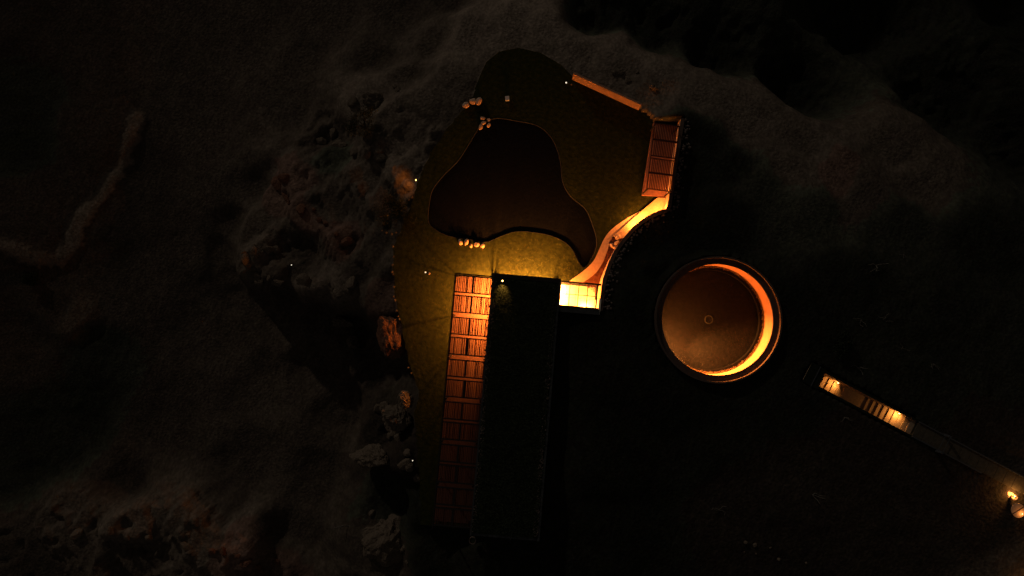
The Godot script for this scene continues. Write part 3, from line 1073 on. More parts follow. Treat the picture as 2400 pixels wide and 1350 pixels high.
func build_shelter() -> void:
	# small slatted shelter in the north-east
	var c0 := spot(1536, 288, 2.5)
	var c1 := spot(1517, 443, 2.5)
	var e := spot(1573, 449, 2.5)
	var zz := (c1 - c0).normalized()
	var xx := Vector3(zz.z, 0, -zz.x)
	var width := (e - c1).dot(xx)
	var length := (c1 - c0).length()
	var bs := Basis(xx, Vector3.UP, zz)
	var org := Vector3(c0.x, 0, c0.z)
	var t := thing("slatted_shelter", org + zz * length * .5 + xx * width * .5, "small slatted timber shelter of four bays against the retaining wall", "pergola")
	var inv := t.global_transform.affine_inverse()
	var y := 2.5
	var put := func(called: String, x0: float, x1: float, y0: float, y1: float, z0: float, z1: float, m: String) -> void:
		box_part(called, Vector3(x1 - x0, y1 - y0, z1 - z0), inv * Transform3D(bs, org + xx * (x0 + x1) * .5 + zz * (z0 + z1) * .5 + Vector3(0, (y0 + y1) * .5, 0)), mats[m], t)
	var bay := length / 4.0
	for k in 4:
		var z0 := bay * k + (.0 if k != 2 else .16)
		var z1 := bay * (k + 1) - .0
		put.call("beam", 0, width, y - .09, y + .07, z0, z0 + .07, "slat_wood")
		put.call("beam", 0, width, y - .09, y + .07, z1 - .075, z1 - .003, "slat_wood")
		var n := 13
		for i in n:
			var x := .1 + (width - .2) * (i + .5) / n
			put.call("slat", x - .036, x + .036, y - .012, y + .012, z0 + .072, z1 - .078, "slat_wood")
	put.call("side_beam", -.07, -.003, y - .09, y + .06, 0, length, "slat_wood")
	put.call("side_beam", width + .003, width + .07, y - .09, y + .06, 0, length, "slat_wood")
	for k in [0.0, length - .1]:
		put.call("post", .0, .1, .3, y - .093, k, k + .1, "dark_steel")
		put.call("post", width - .1, width, .3, y - .093, k, k + .1, "dark_steel")
	# its platform
	var st := new_st()
	prism_in(st, outline([Vector2(1532, 287), Vector2(1589, 296), Vector2(1566, 461), Vector2(1505, 457)], .3), -.1, .3)
	tag(obj("shelter_platform", st, mats["platform"]), "raised terracotta platform under the small slatted shelter", "platform")
	# one lamp under the slats near the walk
	var lp := spot(1562, 440, 1.6)
	var lamp := thing("shelter_lamp", Vector3(lp.x, 1.5, lp.z), "small lamp fixed to a post under the slatted shelter", "lamp")
	box_part("housing", Vector3(.1, .14, .1), Transform3D(Basis.IDENTITY, Vector3.ZERO), mats["dark_steel"], lamp)
	box_part("diffuser", Vector3(.08, .05, .08), Transform3D(Basis.IDENTITY, Vector3(0, -.1, 0)), mats["warm_lamp"], lamp)
	omni(lamp, Vector3(0, -.2, 0), 0.9, WARM, .06)

func build_screen_wall() -> void:
	var a := spot(1341, 185, 0)
	var b := spot(1497, 257, 0)
	var d := b - a
	var len := d.length()
	var t := thing("screen_wall", (a + b) * .5, "low freestanding plastered wall lit orange at the lawn edge", "wall", "", -atan2(d.z, d.x))
	box_part("wall_panel", Vector3(len, 1.45, .14), Transform3D(Basis.IDENTITY, Vector3(0, .725, 0)), mats["screen_plaster"], t)
	box_part("capping", Vector3(len + .03, .04, .17), Transform3D(Basis.IDENTITY, Vector3(0, 1.473, 0)), mats["screen_plaster"], t)
	# dark lettering, too small to read
	for k in 2:
		for i in 5:
			box_part("letter_mark", Vector3(.055, .07, .012), Transform3D(Basis.IDENTITY, Vector3(-.32 + k * .42 + i * .072, 1.26, .078)), mats["ink"], t)

# ---------------------------------------------------------------- round courtyard

func ring_st(prof: Array, n := 128, a0 := 0.0, a1 := TAU) -> SurfaceTool:
	# prof: points (radius, height), turned about the y axis
	var st := SurfaceTool.new()
	st.begin(Mesh.PRIMITIVE_TRIANGLES)
	st.set_smooth_group(-1)
	for j in n:
		var t0 := lerpf(a0, a1, float(j) / n)
		var t1 := lerpf(a0, a1, float(j + 1) / n)
		for i in prof.size() - 1:
			var p: Vector2 = prof[i]
			var q: Vector2 = prof[i + 1]
			quad(st, Vector3(p.x * cos(t0), p.y, p.x * sin(t0)), Vector3(p.x * cos(t1), p.y, p.x * sin(t1)), Vector3(q.x * cos(t1), q.y, q.x * sin(t1)), Vector3(q.x * cos(t0), q.y, q.x * sin(t0)))
	return st

func build_courtyard() -> void:
	var t := thing("round_courtyard", Vector3(pit.x, 0, pit.z), "round sunken courtyard with a glowing orange curved wall", "courtyard")
	var r := 4.70
	obj("floor", ring_st([Vector2(.42, .15), Vector2(4.34, .15), Vector2(4.34, .0)], 96), mats["pit_floor"], t)
	obj("bench", ring_st([Vector2(4.32, .1), Vector2(4.32, .58), Vector2(r - .002, .58)], 128), mats["pit_floor"], t)
	obj("curved_wall", ring_st([Vector2(r, .0), Vector2(r, 2.62), Vector2(r + .3, 2.62), Vector2(r + .3, 0)], 160), mats["pit_wall"], t)
	obj("coping", ring_st([Vector2(r - .04, 2.624), Vector2(r - .04, 2.75), Vector2(5.16, 2.75)], 160), mats["coping"], t)
	obj("parapet", ring_st([Vector2(5.163, 2.6), Vector2(5.163, 3.08), Vector2(5.31, 3.08), Vector2(5.31, 2.5)], 160), mats["coping"], t)
	# ring in the middle of the floor
	var m := thing("fire_bowl", Vector3(pit.x, .15, pit.z), "small round metal bowl ring in the middle of the courtyard floor", "fire bowl")
	obj("rim", ring_st([Vector2(.30, .0), Vector2(.30, .045), Vector2(.37, .045), Vector2(.38, .0)], 40), mats["concrete"], m)
	obj("dish", ring_st([Vector2(.0, .01), Vector2(.15, .015), Vector2(.295, .03)], 32), mats["pit_floor"], m)
	# dry grass growing along the foot of the wall
	var blades := new_st()
	for k in 3:
		var an := k * 2.1
		var d := Vector3(cos(an), 0, sin(an)) * .05
		tri(blades, d * -.25 + Vector3(d.z, 0, -d.x) * .2, d * -.25 - Vector3(d.z, 0, -d.x) * .2, d * 1.6 + Vector3(0, .2, 0))
	blades.generate_normals()
	var mm := MultiMesh.new()
	mm.transform_format = MultiMesh.TRANSFORM_3D
	mm.mesh = blades.commit()
	var rr := RandomNumberGenerator.new()
	rr.seed = 55
	mm.instance_count = 2600
	for i in 2600:
		var an := rr.randf() * TAU
		var rad := 4.66 - absf(rr.randfn()) * .07
		mm.set_instance_transform(i, Transform3D(Basis(Vector3.UP, rr.randf() * TAU).scaled(Vector3.ONE * rr.randf_range(.5, 1.3)), Vector3(cos(an) * rad, .58, sin(an) * rad)))
	var mi := MultiMeshInstance3D.new()
	mi.multimesh = mm
	mi.material_override = mats["dry_grass"]
	mi.name = "dry_grass"
	add_child(mi)
	mi.position = Vector3(pit.x, 0, pit.z)
	mi.set_meta("kind", "stuff")
	tag(mi, "dry grass along the foot of the courtyard's curved wall", "grass")
	# lamp on the hidden side of the wall
	for q in [[2.36, 70.0], [2.8, 34.0]]:
		var an: float = q[0]
		var lamp := thing("courtyard_lamp", Vector3(pit.x + cos(an) * (r - .002), 2.05, pit.z + sin(an) * (r - .002)), "upright wall lamp inside the round sunken courtyard", "lamp", "lamps on the courtyard wall", -an)
		box_part("back_plate", Vector3(.03, .6, .16), Transform3D(Basis.IDENTITY, Vector3(-.016, 0, 0)), mats["dark_steel"], lamp)
		box_part("diffuser", Vector3(.025, .54, .12), Transform3D(Basis.IDENTITY, Vector3(-.045, 0, 0)), mats["warm_lamp"], lamp)
		omni(lamp, Vector3(-.16, 0, 0), q[1], WARM, .09)
		if an > 2.5:
			# added spot without a fixture, brightening the wall across the court
			var to := lamp.transform.affine_inverse() * Vector3(pit.x + cos(1.0) * r, 1.3, pit.z + sin(1.0) * r)
			var sl := aimed(lamp, Vector3(-.16, .05, .12), to, 800.0, 34.0, WARM)
			sl.spot_angle_attenuation = 1.0

# ---------------------------------------------------------------- stair

func build_stair() -> void:
	var dz := Vector3(stair_d.x, 0, stair_d.y)
	var nz := Vector3(stair_n.x, 0, stair_n.y)
	var bs := Basis(dz, Vector3.UP, nz)          # x along the climb, z towards the lower-left wall
	var org := Vector3(stair_a.x, 0, stair_a.y)
	var t := thing("garden_stair", org, "narrow stone stair cut into the dark ground, lit by two step lights", "stair")
	t.transform = Transform3D(bs, org)
	var w := STAIR_W
	var rise := .124
	var y := .47
	var x := -1.1
	var put := func(called: String, x0: float, x1: float, y0: float, y1: float, z0: float, z1: float, m: String) -> void:
		box_part(called, Vector3(x1 - x0, y1 - y0, z1 - z0), Transform3D(Basis.IDENTITY, Vector3((x0 + x1) * .5, (y0 + y1) * .5, (z0 + z1) * .5)), mats[m], t)
	put.call("landing", -1.2, 0.0, y - .3, y, -w * .5, w * .5, "tread")
	x = 0.0
	for i in 7:
		y += rise
		put.call("tread", x, x + .43 + .02, y - .3, y, -w * .5, w * .5, "tread")
		x += .43
	put.call("landing", x, x + 1.74, y - .3, y + .001, -w * .5, w * .5, "tread")
	x += 1.72
	for i in 9:
		y += rise
		put.call("tread", x, x + .43 + .02, y - .3, y, -w * .5, w * .5, "tread")
		x += .43
	put.call("side_wall", -1.2, x + .1, -.4, 2.6, -w * .5 - .16, -w * .5 - .002, "tread")
	put.call("side_wall", -1.2, x + .1, -.4, 2.6, w * .5 + .002, w * .5 + .16, "tread")
	put.call("end_wall", -1.35, -1.203, -.4, 2.6, -w * .5 - .16, w * .5 + .16, "tread")
	put.call("wall_cap", 0.0, x + .1, 2.603, 2.64, -w * .5 - .2, -w * .5 - .002, "turf")
	put.call("wall_cap", 0.0, x + .1, 2.603, 2.64, w * .5 + .002, w * .5 + .2, "turf")
	# the slab over the foot of the stair
	put.call("cover_slab", -1.36, -.02, 2.603, 2.65, -w * .5 - .3, w * .5 + .3, "turf")
	put.call("handrail", -.62, -.56, 2.655, 2.72, -w * .5 - .3, w * .5 + .34, "grey_metal")
	for q in [[1.86, 1.5, 5.0, -.75], [7.05, 2.5, 5.0, -.2]]:
		var lamp := thing("step_light", t.transform * Vector3(q[0], q[1], -w * .5), "step light in the wall of the lower flight of the stair" if q[0] < 3.0 else "step light in the wall of the upper flight of the stair", "lamp")
		lamp.basis = bs
		box_part("housing", Vector3(.12, .1, .04), Transform3D(Basis.IDENTITY, Vector3(0, 0, .02)), mats["dark_steel"], lamp)
		box_part("lens", Vector3(.1, .08, .05), Transform3D(Basis.IDENTITY, Vector3(0, 0, .066)), mats["amber_lamp"], lamp)
		panel_light(lamp, Vector3(0, .06, .14), Vector3(q[3], -.75, .55), Vector2(.4, .2), q[2], AMBER)
	# low metal frame at the head of the stair
	var fr := thing("gate_frame", spot(2203, 1038, 2.6), "faint grey metal gate frame across the walk beyond the stair", "gate")
	fr.basis = bs
	box_part("rail", Vector3(.04, .04, 1.3), Transform3D(Basis.IDENTITY, Vector3(0, .9, 0)), mats["grey_metal"], fr)
	box_part("rail", Vector3(.04, .04, 1.3), Transform3D(Basis.IDENTITY, Vector3(-.16, .5, 0)), mats["grey_metal"], fr)
	box_part("post", Vector3(.22, .9, .16), Transform3D(Basis.IDENTITY, Vector3(0, .42, .74)), mats["grey_metal"], fr)
	box_part("post", Vector3(.22, .9, .16), Transform3D(Basis.IDENTITY, Vector3(0, .42, -.74)), mats["grey_metal"], fr)
	# the walk goes on from the stair to the east
	var pv := thing("paved_walk", t.transform * Vector3(8.72, 2.5, 0), "narrow walk of stone slabs going on from the head of the stair", "paving")
	pv.basis = bs
	for i in 15:
		box_part("slab", Vector3(.80, .3, w), Transform3D(Basis.IDENTITY, Vector3(.41 + i * .83, .004 * (i % 3), 0)), mats["walk_slab"], pv)
	box_part("side_kerb", Vector3(12.4, .3, .1), Transform3D(Basis.IDENTITY, Vector3(6.2, .12, -w * .5 - .06)), mats["grey_metal"], pv)
	box_part("side_kerb", Vector3(6.4, .3, .1), Transform3D(Basis.IDENTITY, Vector3(3.2, .12, w * .5 + .06)), mats["grey_metal"], pv)

# ---------------------------------------------------------------- small things

func spike_lamp(u: float, v: float, y: float, label: String, m := "white_lamp", r := .075) -> Node3D:
	var at := spot(u, v, y)
	var t := thing("garden_lamp", at, label, "lamp")
	disc_part("stem", .02, .42, Vector3(0, .2, 0), mats["dark_steel"], t, 8)
	disc_part("lamp_head", r, .07, Vector3(0, .435, 0), mats["dark_steel"], t, 16)
	disc_part("lens", r * .95, .02, Vector3(0, .482, 0), mats[m], t, 16)
	return t

func shrub(u: float, v: float, rad: float, height: float, sd: int, label: String) -> void:
	var q := spot(u, v, 0)
	var y := land_at(q.x, q.z)
	var at := spot(u, v, y + height * .5)
	y = land_at(at.x, at.z) - .05
	at.y = y
	var t := thing("shrub", at, label, "shrub")
	var r := RandomNumberGenerator.new()
	r.seed = sd
	var trunk := new_st()
	var leaf := new_st()
	for k in 6:
		var an := r.randf() * TAU
		var tip := Vector3(cos(an) * rad * r.randf_range(.2, .75), height * r.randf_range(.55, .9), sin(an) * rad * r.randf_range(.2, .75))
		limb_in(trunk, Vector3.ZERO, tip, .06, .015)
		for c in 3:
			var cen := tip * r.randf_range(.7, 1.1) + Vector3(r.randfn(), r.randfn() * .5, r.randfn()) * rad * .22
			for i in 130:
				var p := cen + Vector3(r.randfn(), r.randfn() * .7, r.randfn()) * rad * .2
				p.y = maxf(p.y, .1)
				var b := Basis.from_euler(Vector3(r.randf() * 6, r.randf() * 6, r.randf() * 6))
				var s := r.randf_range(.05, .1)
				quad(leaf, p + b * Vector3(-s, 0, 0), p + b * Vector3(0, 0, -s * .5), p + b * Vector3(s, 0, 0), p + b * Vector3(0, 0, s * .5))
	obj("trunk", trunk, mats["bark"], t)
	obj("crown", leaf, mats["leaf"], t)

func limb_in(st: SurfaceTool, a: Vector3, b: Vector3, ra: float, rb: float, n := 6) -> void:
	var d := (b - a).normalized()
	var x := d.cross(Vector3(.3, .2, .9)).normalized()
	var z := d.cross(x)
	for i in n:
		var t0 := TAU * i / n
		var t1 := TAU * (i + 1) / n
		var p0 := x * cos(t0) + z * sin(t0)
		var p1 := x * cos(t1) + z * sin(t1)
		quad(st, a + p0 * ra, b + p0 * rb, b + p1 * rb, a + p1 * ra)

func dry_branch(u: float, v: float, sd: int, label: String, size := 1.0) -> void:
	var q := spot(u, v, 2.5)
	var y := land_at(q.x, q.z)
	q = spot(u, v, y + .1)
	y = land_at(q.x, q.z)
	var r := RandomNumberGenerator.new()
	r.seed = sd
	var st := new_st()
	for k in 4:
		var an := r.randf() * TAU
		var p := Vector3(0, 0, 0)
		var d := Vector3(cos(an), r.randf_range(.15, .5), sin(an) * .6)
		for i in 3:
			var nxt := p + d * .28 * size
			limb_in(st, p, nxt, .022 * size, .014 * size, 5)
			p = nxt
			d = (d + Vector3(r.randfn(), r.randfn() * .5, r.randfn()) * .5).normalized()
	var o := obj("dry_branch", st, mats["dry_twig"])
	o.position = Vector3(q.x, y + .02, q.z)
	tag(o, label, "branch")

func outcrop(u: float, v: float, size: Vector3, y: float, sd: int, turn: float, m: String, label: String) -> void:
	var st := stone_st(sd, size, 30, 44, 34, .2)
	var o := obj("rock_outcrop", st, mats[m])
	var p := spot(u, v, y + size.y * .35)
	o.position = Vector3(p.x, y, p.z)
	o.rotation.y = turn
	tag(o, label, "rock")

func build_small_things() -> void:
	# boulders by the pond and on the lawn
	boulder(1091, 246, .75, .62, .62, .3, 101, "rough boulder half on the sand, apart from its two neighbours at the lawn edge", "")
	boulder(1108, 236, .62, .6, .7, .9, 102, "darker boulder leaning against a bigger one at the lawn edge", "")
	boulder(1122, 238, .66, .75, .85, -.5, 103, "largest of three boulders at the sandy lawn edge", "")
	for q in [[1131, 277, .55, .42, .36, 0.0, 111], [1145, 281, .36, .4, .36, .5, 112], [1134, 287, .6, .35, .36, .5, 113], [1126, 298, .42, .42, .58, -.3, 114], [1145, 293, .34, .36, .5, -.6, 115]]:
		boulder(q[0], q[1], q[2], q[3], q[4], q[5], q[6], "orange lit boulder in the cluster of five where the pond edging meets the lawn", "five boulders at the pond's narrow end")
	for q in [[1079, 567, .42, .55, .62, .2, 121], [1093, 568, .46, .58, .66, -.2, 122], [1104, 576, .3, .42, .42, .1, 123], [1117, 573, .5, .5, .46, .6, 124], [1131, 576, .38, .55, .56, -.1, 125]]:
		boulder(q[0], q[1], q[2], q[3], q[4], q[5], q[6], "brightly lit boulder in the row of five along the pond bank", "row of five boulders on the pond bank")
	boulder(1449, 556, .5, .55, .5, .5, 131, "blocky boulder at the upper end of the red gravel bed", "", .05)
	boulder(1445, 569, .62, .4, .4, .9, 132, "middle boulder between the blocky one and the red gravel", "", .05)
	boulder(1434, 574, .36, .3, .42, .2, 133, "small boulder at the footpath edge of the red gravel bed", "", .05)
	boulder(1441, 580, .5, .3, .3, -.4, 134, "flat boulder lying at the top edge of the red gravel", "", .05)
	# pale cube
	var cb := thing("square_stool", spot(1189, 233, 0), "small pale square stool alone on the dark lawn", "stool", "", .06)
	box_part("seat", Vector3(.36, .06, .36), Transform3D(Basis.IDENTITY, Vector3(0, .36, 0)), mats["white_box"], cb)
	box_part("base", Vector3(.32, .33, .32), Transform3D(Basis.IDENTITY, Vector3(0, .165, 0)), mats["white_box"], cb)
	# garden lamps
	spike_lamp(1326, 198, 0, "white garden lamp on the lawn near the low orange wall")
	spike_lamp(999, 639, 0, "white garden lamp on the lawn beside a small pale round stone")
	boulder(1006, 641, .26, .2, .26, 0, 141, "small pale round stone beside a white garden lamp on the lawn", "")
	boulder(1339, 198, .2, .16, .2, 0, 142, "tiny grey stone between the garden lamp and the low orange wall", "", 0, "border_stone")
	spike_lamp(969, 1077, -.15, "tiny garden lamp among the dark rocks below the long pergola", "white_lamp", .05)
	var y1 := land_at(spot(687, 622, -4.4).x, spot(687, 622, -4.4).z)
	spike_lamp(687, 622, y1, "tiny garden lamp on the far rock ledge", "white_lamp", .05)
	# lamp shining on the rocks
	var s := spot(976, 424, .1)
	var sp := thing("rock_spotlight", Vector3(s.x, .0, s.z), "spike spotlight shining on the sandy rocks at the lawn edge", "lamp")
	disc_part("stem", .02, .4, Vector3(0, .1, 0), mats["dark_steel"], sp, 8)
	disc_part("lamp_head", .07, .12, Vector3(0, .36, 0), mats["dark_steel"], sp, 16)
	disc_part("lens", .05, .02, Vector3(0, .432, 0), mats["amber_lamp"], sp, 16)
	aimed(sp, Vector3(-.05, .5, 0), Vector3(-2.0, -.6, .35), 2.6, 62.0, WARM)
	# lamp on the planted roof
	s = spot(1178, 659, 3.05)
	var rl := thing("roof_spotlight", s, "spike spotlight shining over the planted roof corner", "lamp")
	disc_part("stem", .02, .4, Vector3(0, .16, 0), mats["dark_steel"], rl, 8)
	disc_part("lamp_head", .07, .12, Vector3(0, .42, 0), mats["dark_steel"], rl, 16)
	disc_part("lens", .068, .02, Vector3(0, .492, 0), mats["amber_lamp"], rl, 16)
	aimed(rl, Vector3(0, .56, .05), Vector3(-.05, -.1, 1.05), 8.0, 40.0, AMBER)
	# stones marking the lawn's edge
	var k := 0
	for q in [[921, 578], [922, 601], [920, 620], [919, 637], [921, 643], [922, 672], [922, 695], [926, 704], [929, 728], [933, 741], [936, 748], [956, 862], [963, 875], [913, 458], [903, 462], [965, 462], [958, 468], [895, 540], [905, 545], [928, 545], [918, 548]]:
		k += 1
		boulder(q[0], q[1], .14 + .13 * fmod(k * .618, 1.0), .16, .14 + .1 * fmod(k * .414, 1.0), k, 200 + k, "small pale stone in the line edging the lawn above the ravine", "small stones edging the lawn", -.05, "pale_rock")
	# outcrops of rock
	outcrop(910, 790, Vector3(3.4, 2.8, 6.2), -.8, 301, .15, "red_rock", "big red rock lit from the pergola at the lawn edge")
	outcrop(945, 938, Vector3(2.0, 2.6, 2.2), -.6, 302, .6, "pale_rock", "pale rock tip touching the lawn edge beside the long pergola")
	outcrop(925, 985, Vector3(3.0, 3.6, 3.2), -1.6, 303, .2, "pale_rock", "ragged pale rock above the ravine next to the rock tip")
	outcrop(868, 1078, Vector3(4.4, 4, 2.6), -3.2, 304, -.25, "pale_rock", "long ragged rock jutting out over the ravine")
	outcrop(900, 1265, Vector3(6.0, 4.4, 5.4), -4.6, 305, .5, "pale_rock", "broad dim rock south of the ravine")
	outcrop(868, 232, Vector3(3.2, 1.6, 2.2), -3.0, 306, -.2, "pale_rock", "smooth pale rock standing above a dark shrub")
	outcrop(795, 755, Vector3(2.6, 2.6, 1.6), -7.2, 307, -.3, "pale_rock", "dim rock ledge inside the dark ravine")
	outcrop(706, 1299, Vector3(.8, .6, .6), -8.3, 308, .4, "pale_rock", "small pale stone alone on the plain")
	outcrop(820, 800, Vector3(1.8, 2.4, 1.6), -7.0, 309, .5, "pale_rock", "small broken rock inside the dark ravine")
	# angular rocks breaking through the soil
	var rr := RandomNumberGenerator.new()
	rr.seed = 88
	for q in [[560, 610, 650, 585, 8, 0, "on the tip of the outcrop over the ravine"], [590, 655, 850, 676, 12, 0, "along the edge of the ledge over the ravine"], [640, 420, 830, 575, 11, 1, "on the red ridge of the outcrop"], [740, 330, 920, 370, 8, 0, "between the two dark shrubs"],
			[840, 250, 960, 200, 6, 0, "near the smooth pale rock"], [885, 930, 975, 1110, 10, 0, "on the broken cliff beside the long pergola"], [180, 1245, 470, 1270, 9, 0, "on the rocks across the plain"], [480, 1290, 660, 1335, 7, 1, "on the red rocks across the plain"], [870, 1200, 960, 1310, 6, 0, "on the broad rock south of the ravine"], [1440, 160, 1560, 215, 7, 0, "on the sandy rim behind the low orange wall"]]:
		for i in int(q[4]):
			var f := (i + rr.randf()) / float(q[4])
			var u := lerpf(q[0], q[2], f) + rr.randfn() * 9.0
			var v := lerpf(q[1], q[3], f) + rr.randfn() * 9.0
			var p0 := spot(u, v, 0)
			var yy := land_at(p0.x, p0.z)
			for it in 3:
				p0 = spot(u, v, yy)
				yy = land_at(p0.x, p0.z)
			var sz := rr.randf_range(.5, 1.5) * (.55 if q[0] > 1400 else 1.0)
			var o := obj("rock", stone_st(800 + i * 17 + int(q[0]), Vector3(sz * rr.randf_range(.8, 1.6), sz * .7, sz), 9, 14, 22, .05), mats["red_rock" if q[5] == 1 else "pale_rock"])
			o.position = Vector3(p0.x, yy + sz * .06, p0.z)
			o.rotation = Vector3(rr.randf_range(-.3, .3), rr.randf() * TAU, rr.randf_range(-.3, .3))
			tag(o, "angular rock " + str(q[6]), "rock", "angular rocks " + str(q[6]))
	# shrubs
	shrub(848, 288, 1.5, 2.2, 401, "dark bushy shrub below the smooth pale rock")
	shrub(922, 495, 1.7, 2.4, 402, "dark bushy shrub at the lawn edge below the rock spotlight")
	shrub(70, 662, 1.0, 1.2, 403, "low shrub at the bend of the sandy track")
	shrub(1978, 808, .9, .8, 404, "low scrub bush uphill of the stair foot")
	# dry branches on the slope
	dry_branch(2054, 622, 501, "dry branch lying highest on the dark slope", 1.2)
	dry_branch(2122, 598, 502, "short dry branch on the upper dark slope", .8)
	dry_branch(2020, 749, 503, "dry forked branch in the middle of the slope", 1.0)
	dry_branch(2071, 750, 504, "dry crooked branch beside the forked one", 1.0)
	dry_branch(1972, 820, 505, "dry branch under the low scrub bush", 1.0)
	dry_branch(2115, 816, 506, "thin dry branch above the stair", .7)
	dry_branch(2010, 862, 507, "long dry branch just above the stair", 1.0)
	dry_branch(2190, 853, 508, "dry branch uphill of the gate frame", .9)
	dry_branch(1905, 1160, 509, "dry curved branch on the slope below the stair", 1.2)
	dry_branch(1980, 978, 510, "dry branch close below the stair", .9)
	dry_branch(1684, 1196, 511, "dry branch at the foot of the slope", 1.0)
	dry_branch(815, 1236, 512, "pale dry branch on the plain beside the ravine rocks", 1.6)
	for q in [[1748, 1272, .9], [1770, 1278, 1.0], [1745, 1294, .4], [1772, 1298, .5], [1806, 1284, .5], [1826, 1312, .9], [1890, 1320, .6]]:
		k += 1
		var p := spot(q[0], q[1], 2.1)
		boulder(q[0], q[1], .4 * q[2], .3 * q[2], .34 * q[2], k, 600 + k, "dim grey stone scattered on the lower slope", "stones on the lower slope", land_at(p.x, p.z), "pale_rock")
	# round table and lamp by the paved walk
	var tb := spot(2385, 1196, 3.1)
	tb.y = land_at(tb.x, tb.z)
	var table := thing("round_table", tb, "round slatted wooden table split by a dark gap, near the paved walk", "table", "", .55)
	var top0 := PackedVector2Array()
	var top1 := PackedVector2Array()
	for i in 17:
		var an := PI * i / 16
		top0.append(Vector2(cos(an) * .55, sin(an) * .55 + .045))
		top1.append(Vector2(-cos(an) * .55, -sin(an) * .55 - .045))
	var st := new_st()
	prism_in(st, top0, .68, .73)
	obj("table_half", st, mats["path_stone"], table)
	st = new_st()
	prism_in(st, top1, .68, .73)
	obj("table_half", st, mats["path_stone"], table)
	disc_part("pedestal", .06, .68, Vector3(0, .34, 0), mats["dark_steel"], table, 12)
	disc_part("foot", .28, .04, Vector3(0, .02, 0), mats["dark_steel"], table, 20)
	box_part("brace", Vector3(1.0, .03, .16), Transform3D(Basis.IDENTITY, Vector3(0, .66, 0)), mats["dark_steel"], table)
	var lp := spot(2374, 1163, 2.8)
	lp.y = land_at(lp.x, lp.z)
	var bl := thing("bollard_lamp", lp, "glowing bollard lamp between the paved walk and the round table", "lamp")
	disc_part("post", .04, .5, Vector3(0, .25, 0), mats["dark_steel"], bl, 12)
	disc_part("diffuser", .05, .1, Vector3(0, .552, 0), mats["amber_lamp"], bl, 16)
	disc_part("cap", .07, .03, Vector3(0, .62, 0), mats["dark_steel"], bl, 16)
	omni(bl, Vector3(.02, .52, -.14), 3.2, AMBER, .03)
	var fs := obj("added_stone", stone_st(719, Vector3(1.1, .2, .6)), mats["boulder"])  # stone added so the lamp glow shows on the ground
	fs.position = lp + Vector3(.12, .02, .05)
	fs.rotation.y = -.5
	tag(fs, "flat pale stone added under the bollard lamp to catch its glow", "stone")
	var tl := spot(2397, 1205, 3.3)
	var ml := thing("table_lamp", Vector3(tl.x, tb.y + .735, tl.z), "tiny bright table lamp on the rim of the round table", "lamp")
	disc_part("base", .03, .02, Vector3(0, .01, 0), mats["dark_steel"], ml, 12)
	disc_part("bulb", .03, .08, Vector3(0, .065, 0), mats["white_lamp"], ml, 12)
	omni(ml, Vector3(-.02, .22, 0), .22, AMBER, .02)
	lp = spot(2408, 1362, 2.6)
	lp.y = land_at(lp.x, lp.z)
	bl = thing("bollard_lamp", lp, "bollard lamp lighting the bare ground at the foot of the slope", "lamp")
	disc_part("post", .05, .7, Vector3(0, .35, 0), mats["dark_steel"], bl, 12)
	disc_part("diffuser", .08, .12, Vector3(0, .765, 0), mats["amber_lamp"], bl, 16)
	omni(bl, Vector3(0, .95, 0), .5, AMBER, .08)
	# a round pale lid near the far end of the pergola
	var ld := thing("round_planter", spot(1108, 1264, -.1), "round planter with a pale rim past the far end of the house", "planter")
	obj("rim", ring_st([Vector2(.22, .0), Vector2(.26, .4), Vector2(.31, .4), Vector2(.27, 0)], 28), mats["border_stone"], ld)
	disc_part("soil", .235, .1, Vector3(0, .28, 0), mats["roof_grass"], ld, 24)

# ---------------------------------------------------------------- everything

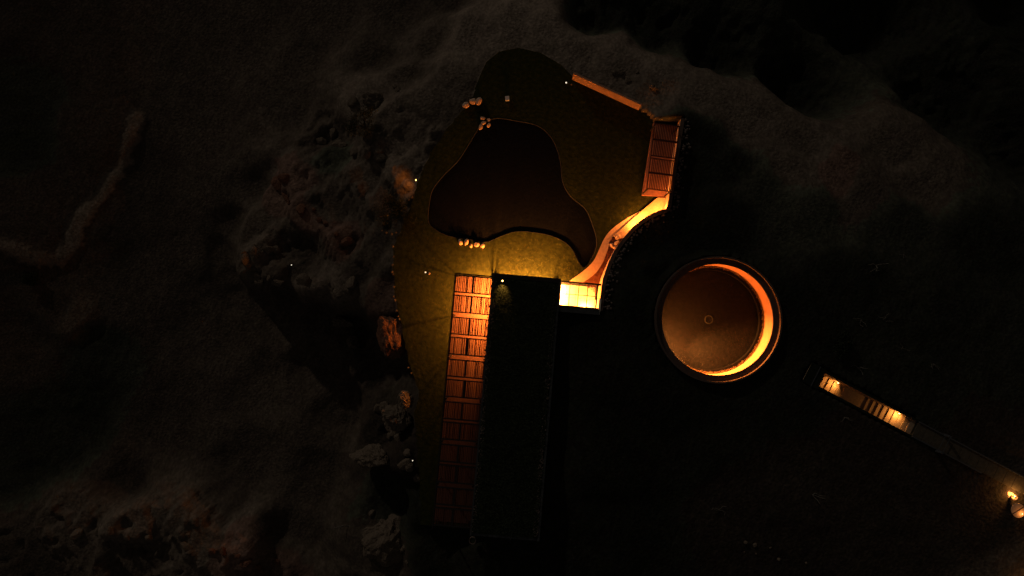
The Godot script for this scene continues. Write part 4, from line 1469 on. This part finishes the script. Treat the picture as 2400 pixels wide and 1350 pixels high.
func _ready() -> void:
	# camera
	var cam := Camera3D.new()
	cam.name = "camera"
	cam.fov = rad_to_deg(2.0 * atan(675.0 / FOCAL))
	cam.near = 0.5
	cam.far = 1500.0
	add_child(cam)
	cam.position = Vector3(0, CAM_H, 0)
	cam.rotation = Vector3(-PI / 2.0 + TILT, 0, 0)
	cam.current = true
	# night sky
	var env := Environment.new()
	env.background_mode = Environment.BG_SKY
	var sm := ProceduralSkyMaterial.new()
	sm.sky_top_color = Color(0.42, 0.40, 0.38)
	sm.sky_horizon_color = Color(0.50, 0.46, 0.42)
	sm.ground_bottom_color = Color(0.1, 0.1, 0.1)
	sm.ground_horizon_color = Color(0.3, 0.28, 0.26)
	sm.sky_curve = 0.2
	var sky := Sky.new()
	sky.sky_material = sm
	env.sky = sky
	env.background_energy_multiplier = 0.21
	env.tonemap_mode = Environment.TONE_MAPPER_LINEAR
	env.tonemap_exposure = 1.0
	env.sdfgi_enabled = true
	env.ssao_enabled = true
	env.ssil_enabled = true
	var we := WorldEnvironment.new()
	we.name = "environment"
	we.environment = env
	add_child(we)
	# moonlight from the upper left, low
	var moon := DirectionalLight3D.new()
	moon.name = "moonlight"
	moon.light_color = Color(1.0, 0.95, 0.88)
	moon.light_energy = 0.114
	moon.light_angular_distance = 1.5
	moon.shadow_enabled = true
	add_child(moon)
	var dir := Vector3(.535, -.36, .845).normalized()
	var mz := -dir
	var mx := Vector3.UP.cross(mz).normalized()
	moon.basis = Basis(mx, mz.cross(mx), mz)

	for n in [[noise_a, 0.05, 3], [noise_b, 0.04, 14], [noise_c, 0.05, 25]]:
		var q: FastNoiseLite = n[0]
		q.noise_type = FastNoiseLite.TYPE_SIMPLEX_SMOOTH
		q.frequency = n[1]
		q.seed = n[2]
		q.fractal_octaves = 3
	rng.seed = 7
	build_materials()

	house_o = spot(1155, 648, 3.0)
	house_o.y = 0.0
	var hx := spot(1400, 669, 3.0) - spot(1155, 648, 3.0)
	house_x = Vector3(hx.x, 0, hx.z).normalized()
	house_z = Vector3(-house_x.z, 0, house_x.x)
	pit = spot(1682, 749, 2.75)
	var s0 := (flat2(1933, 874, 2.6) + flat2(1919, 905, 2.6)) * .5
	var s1 := (flat2(2148, 986, 2.6) + flat2(2129, 1018, 2.6)) * .5
	stair_a = s0
	stair_d = (s1 - s0).normalized()
	stair_n = Vector2(-stair_d.y, stair_d.x)
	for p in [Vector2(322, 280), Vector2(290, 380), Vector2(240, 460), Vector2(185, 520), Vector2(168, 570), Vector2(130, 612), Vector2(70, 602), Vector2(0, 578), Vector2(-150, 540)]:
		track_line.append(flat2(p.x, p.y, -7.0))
	prepare_land()
	prepare_terrace()
	build_ground()
	build_lawn_and_pond()
	build_path()
	build_retaining_wall()
	build_house()
	build_long_pergola()
	build_shelter()
	build_screen_wall()
	build_courtyard()
	build_stair()
	build_small_things()
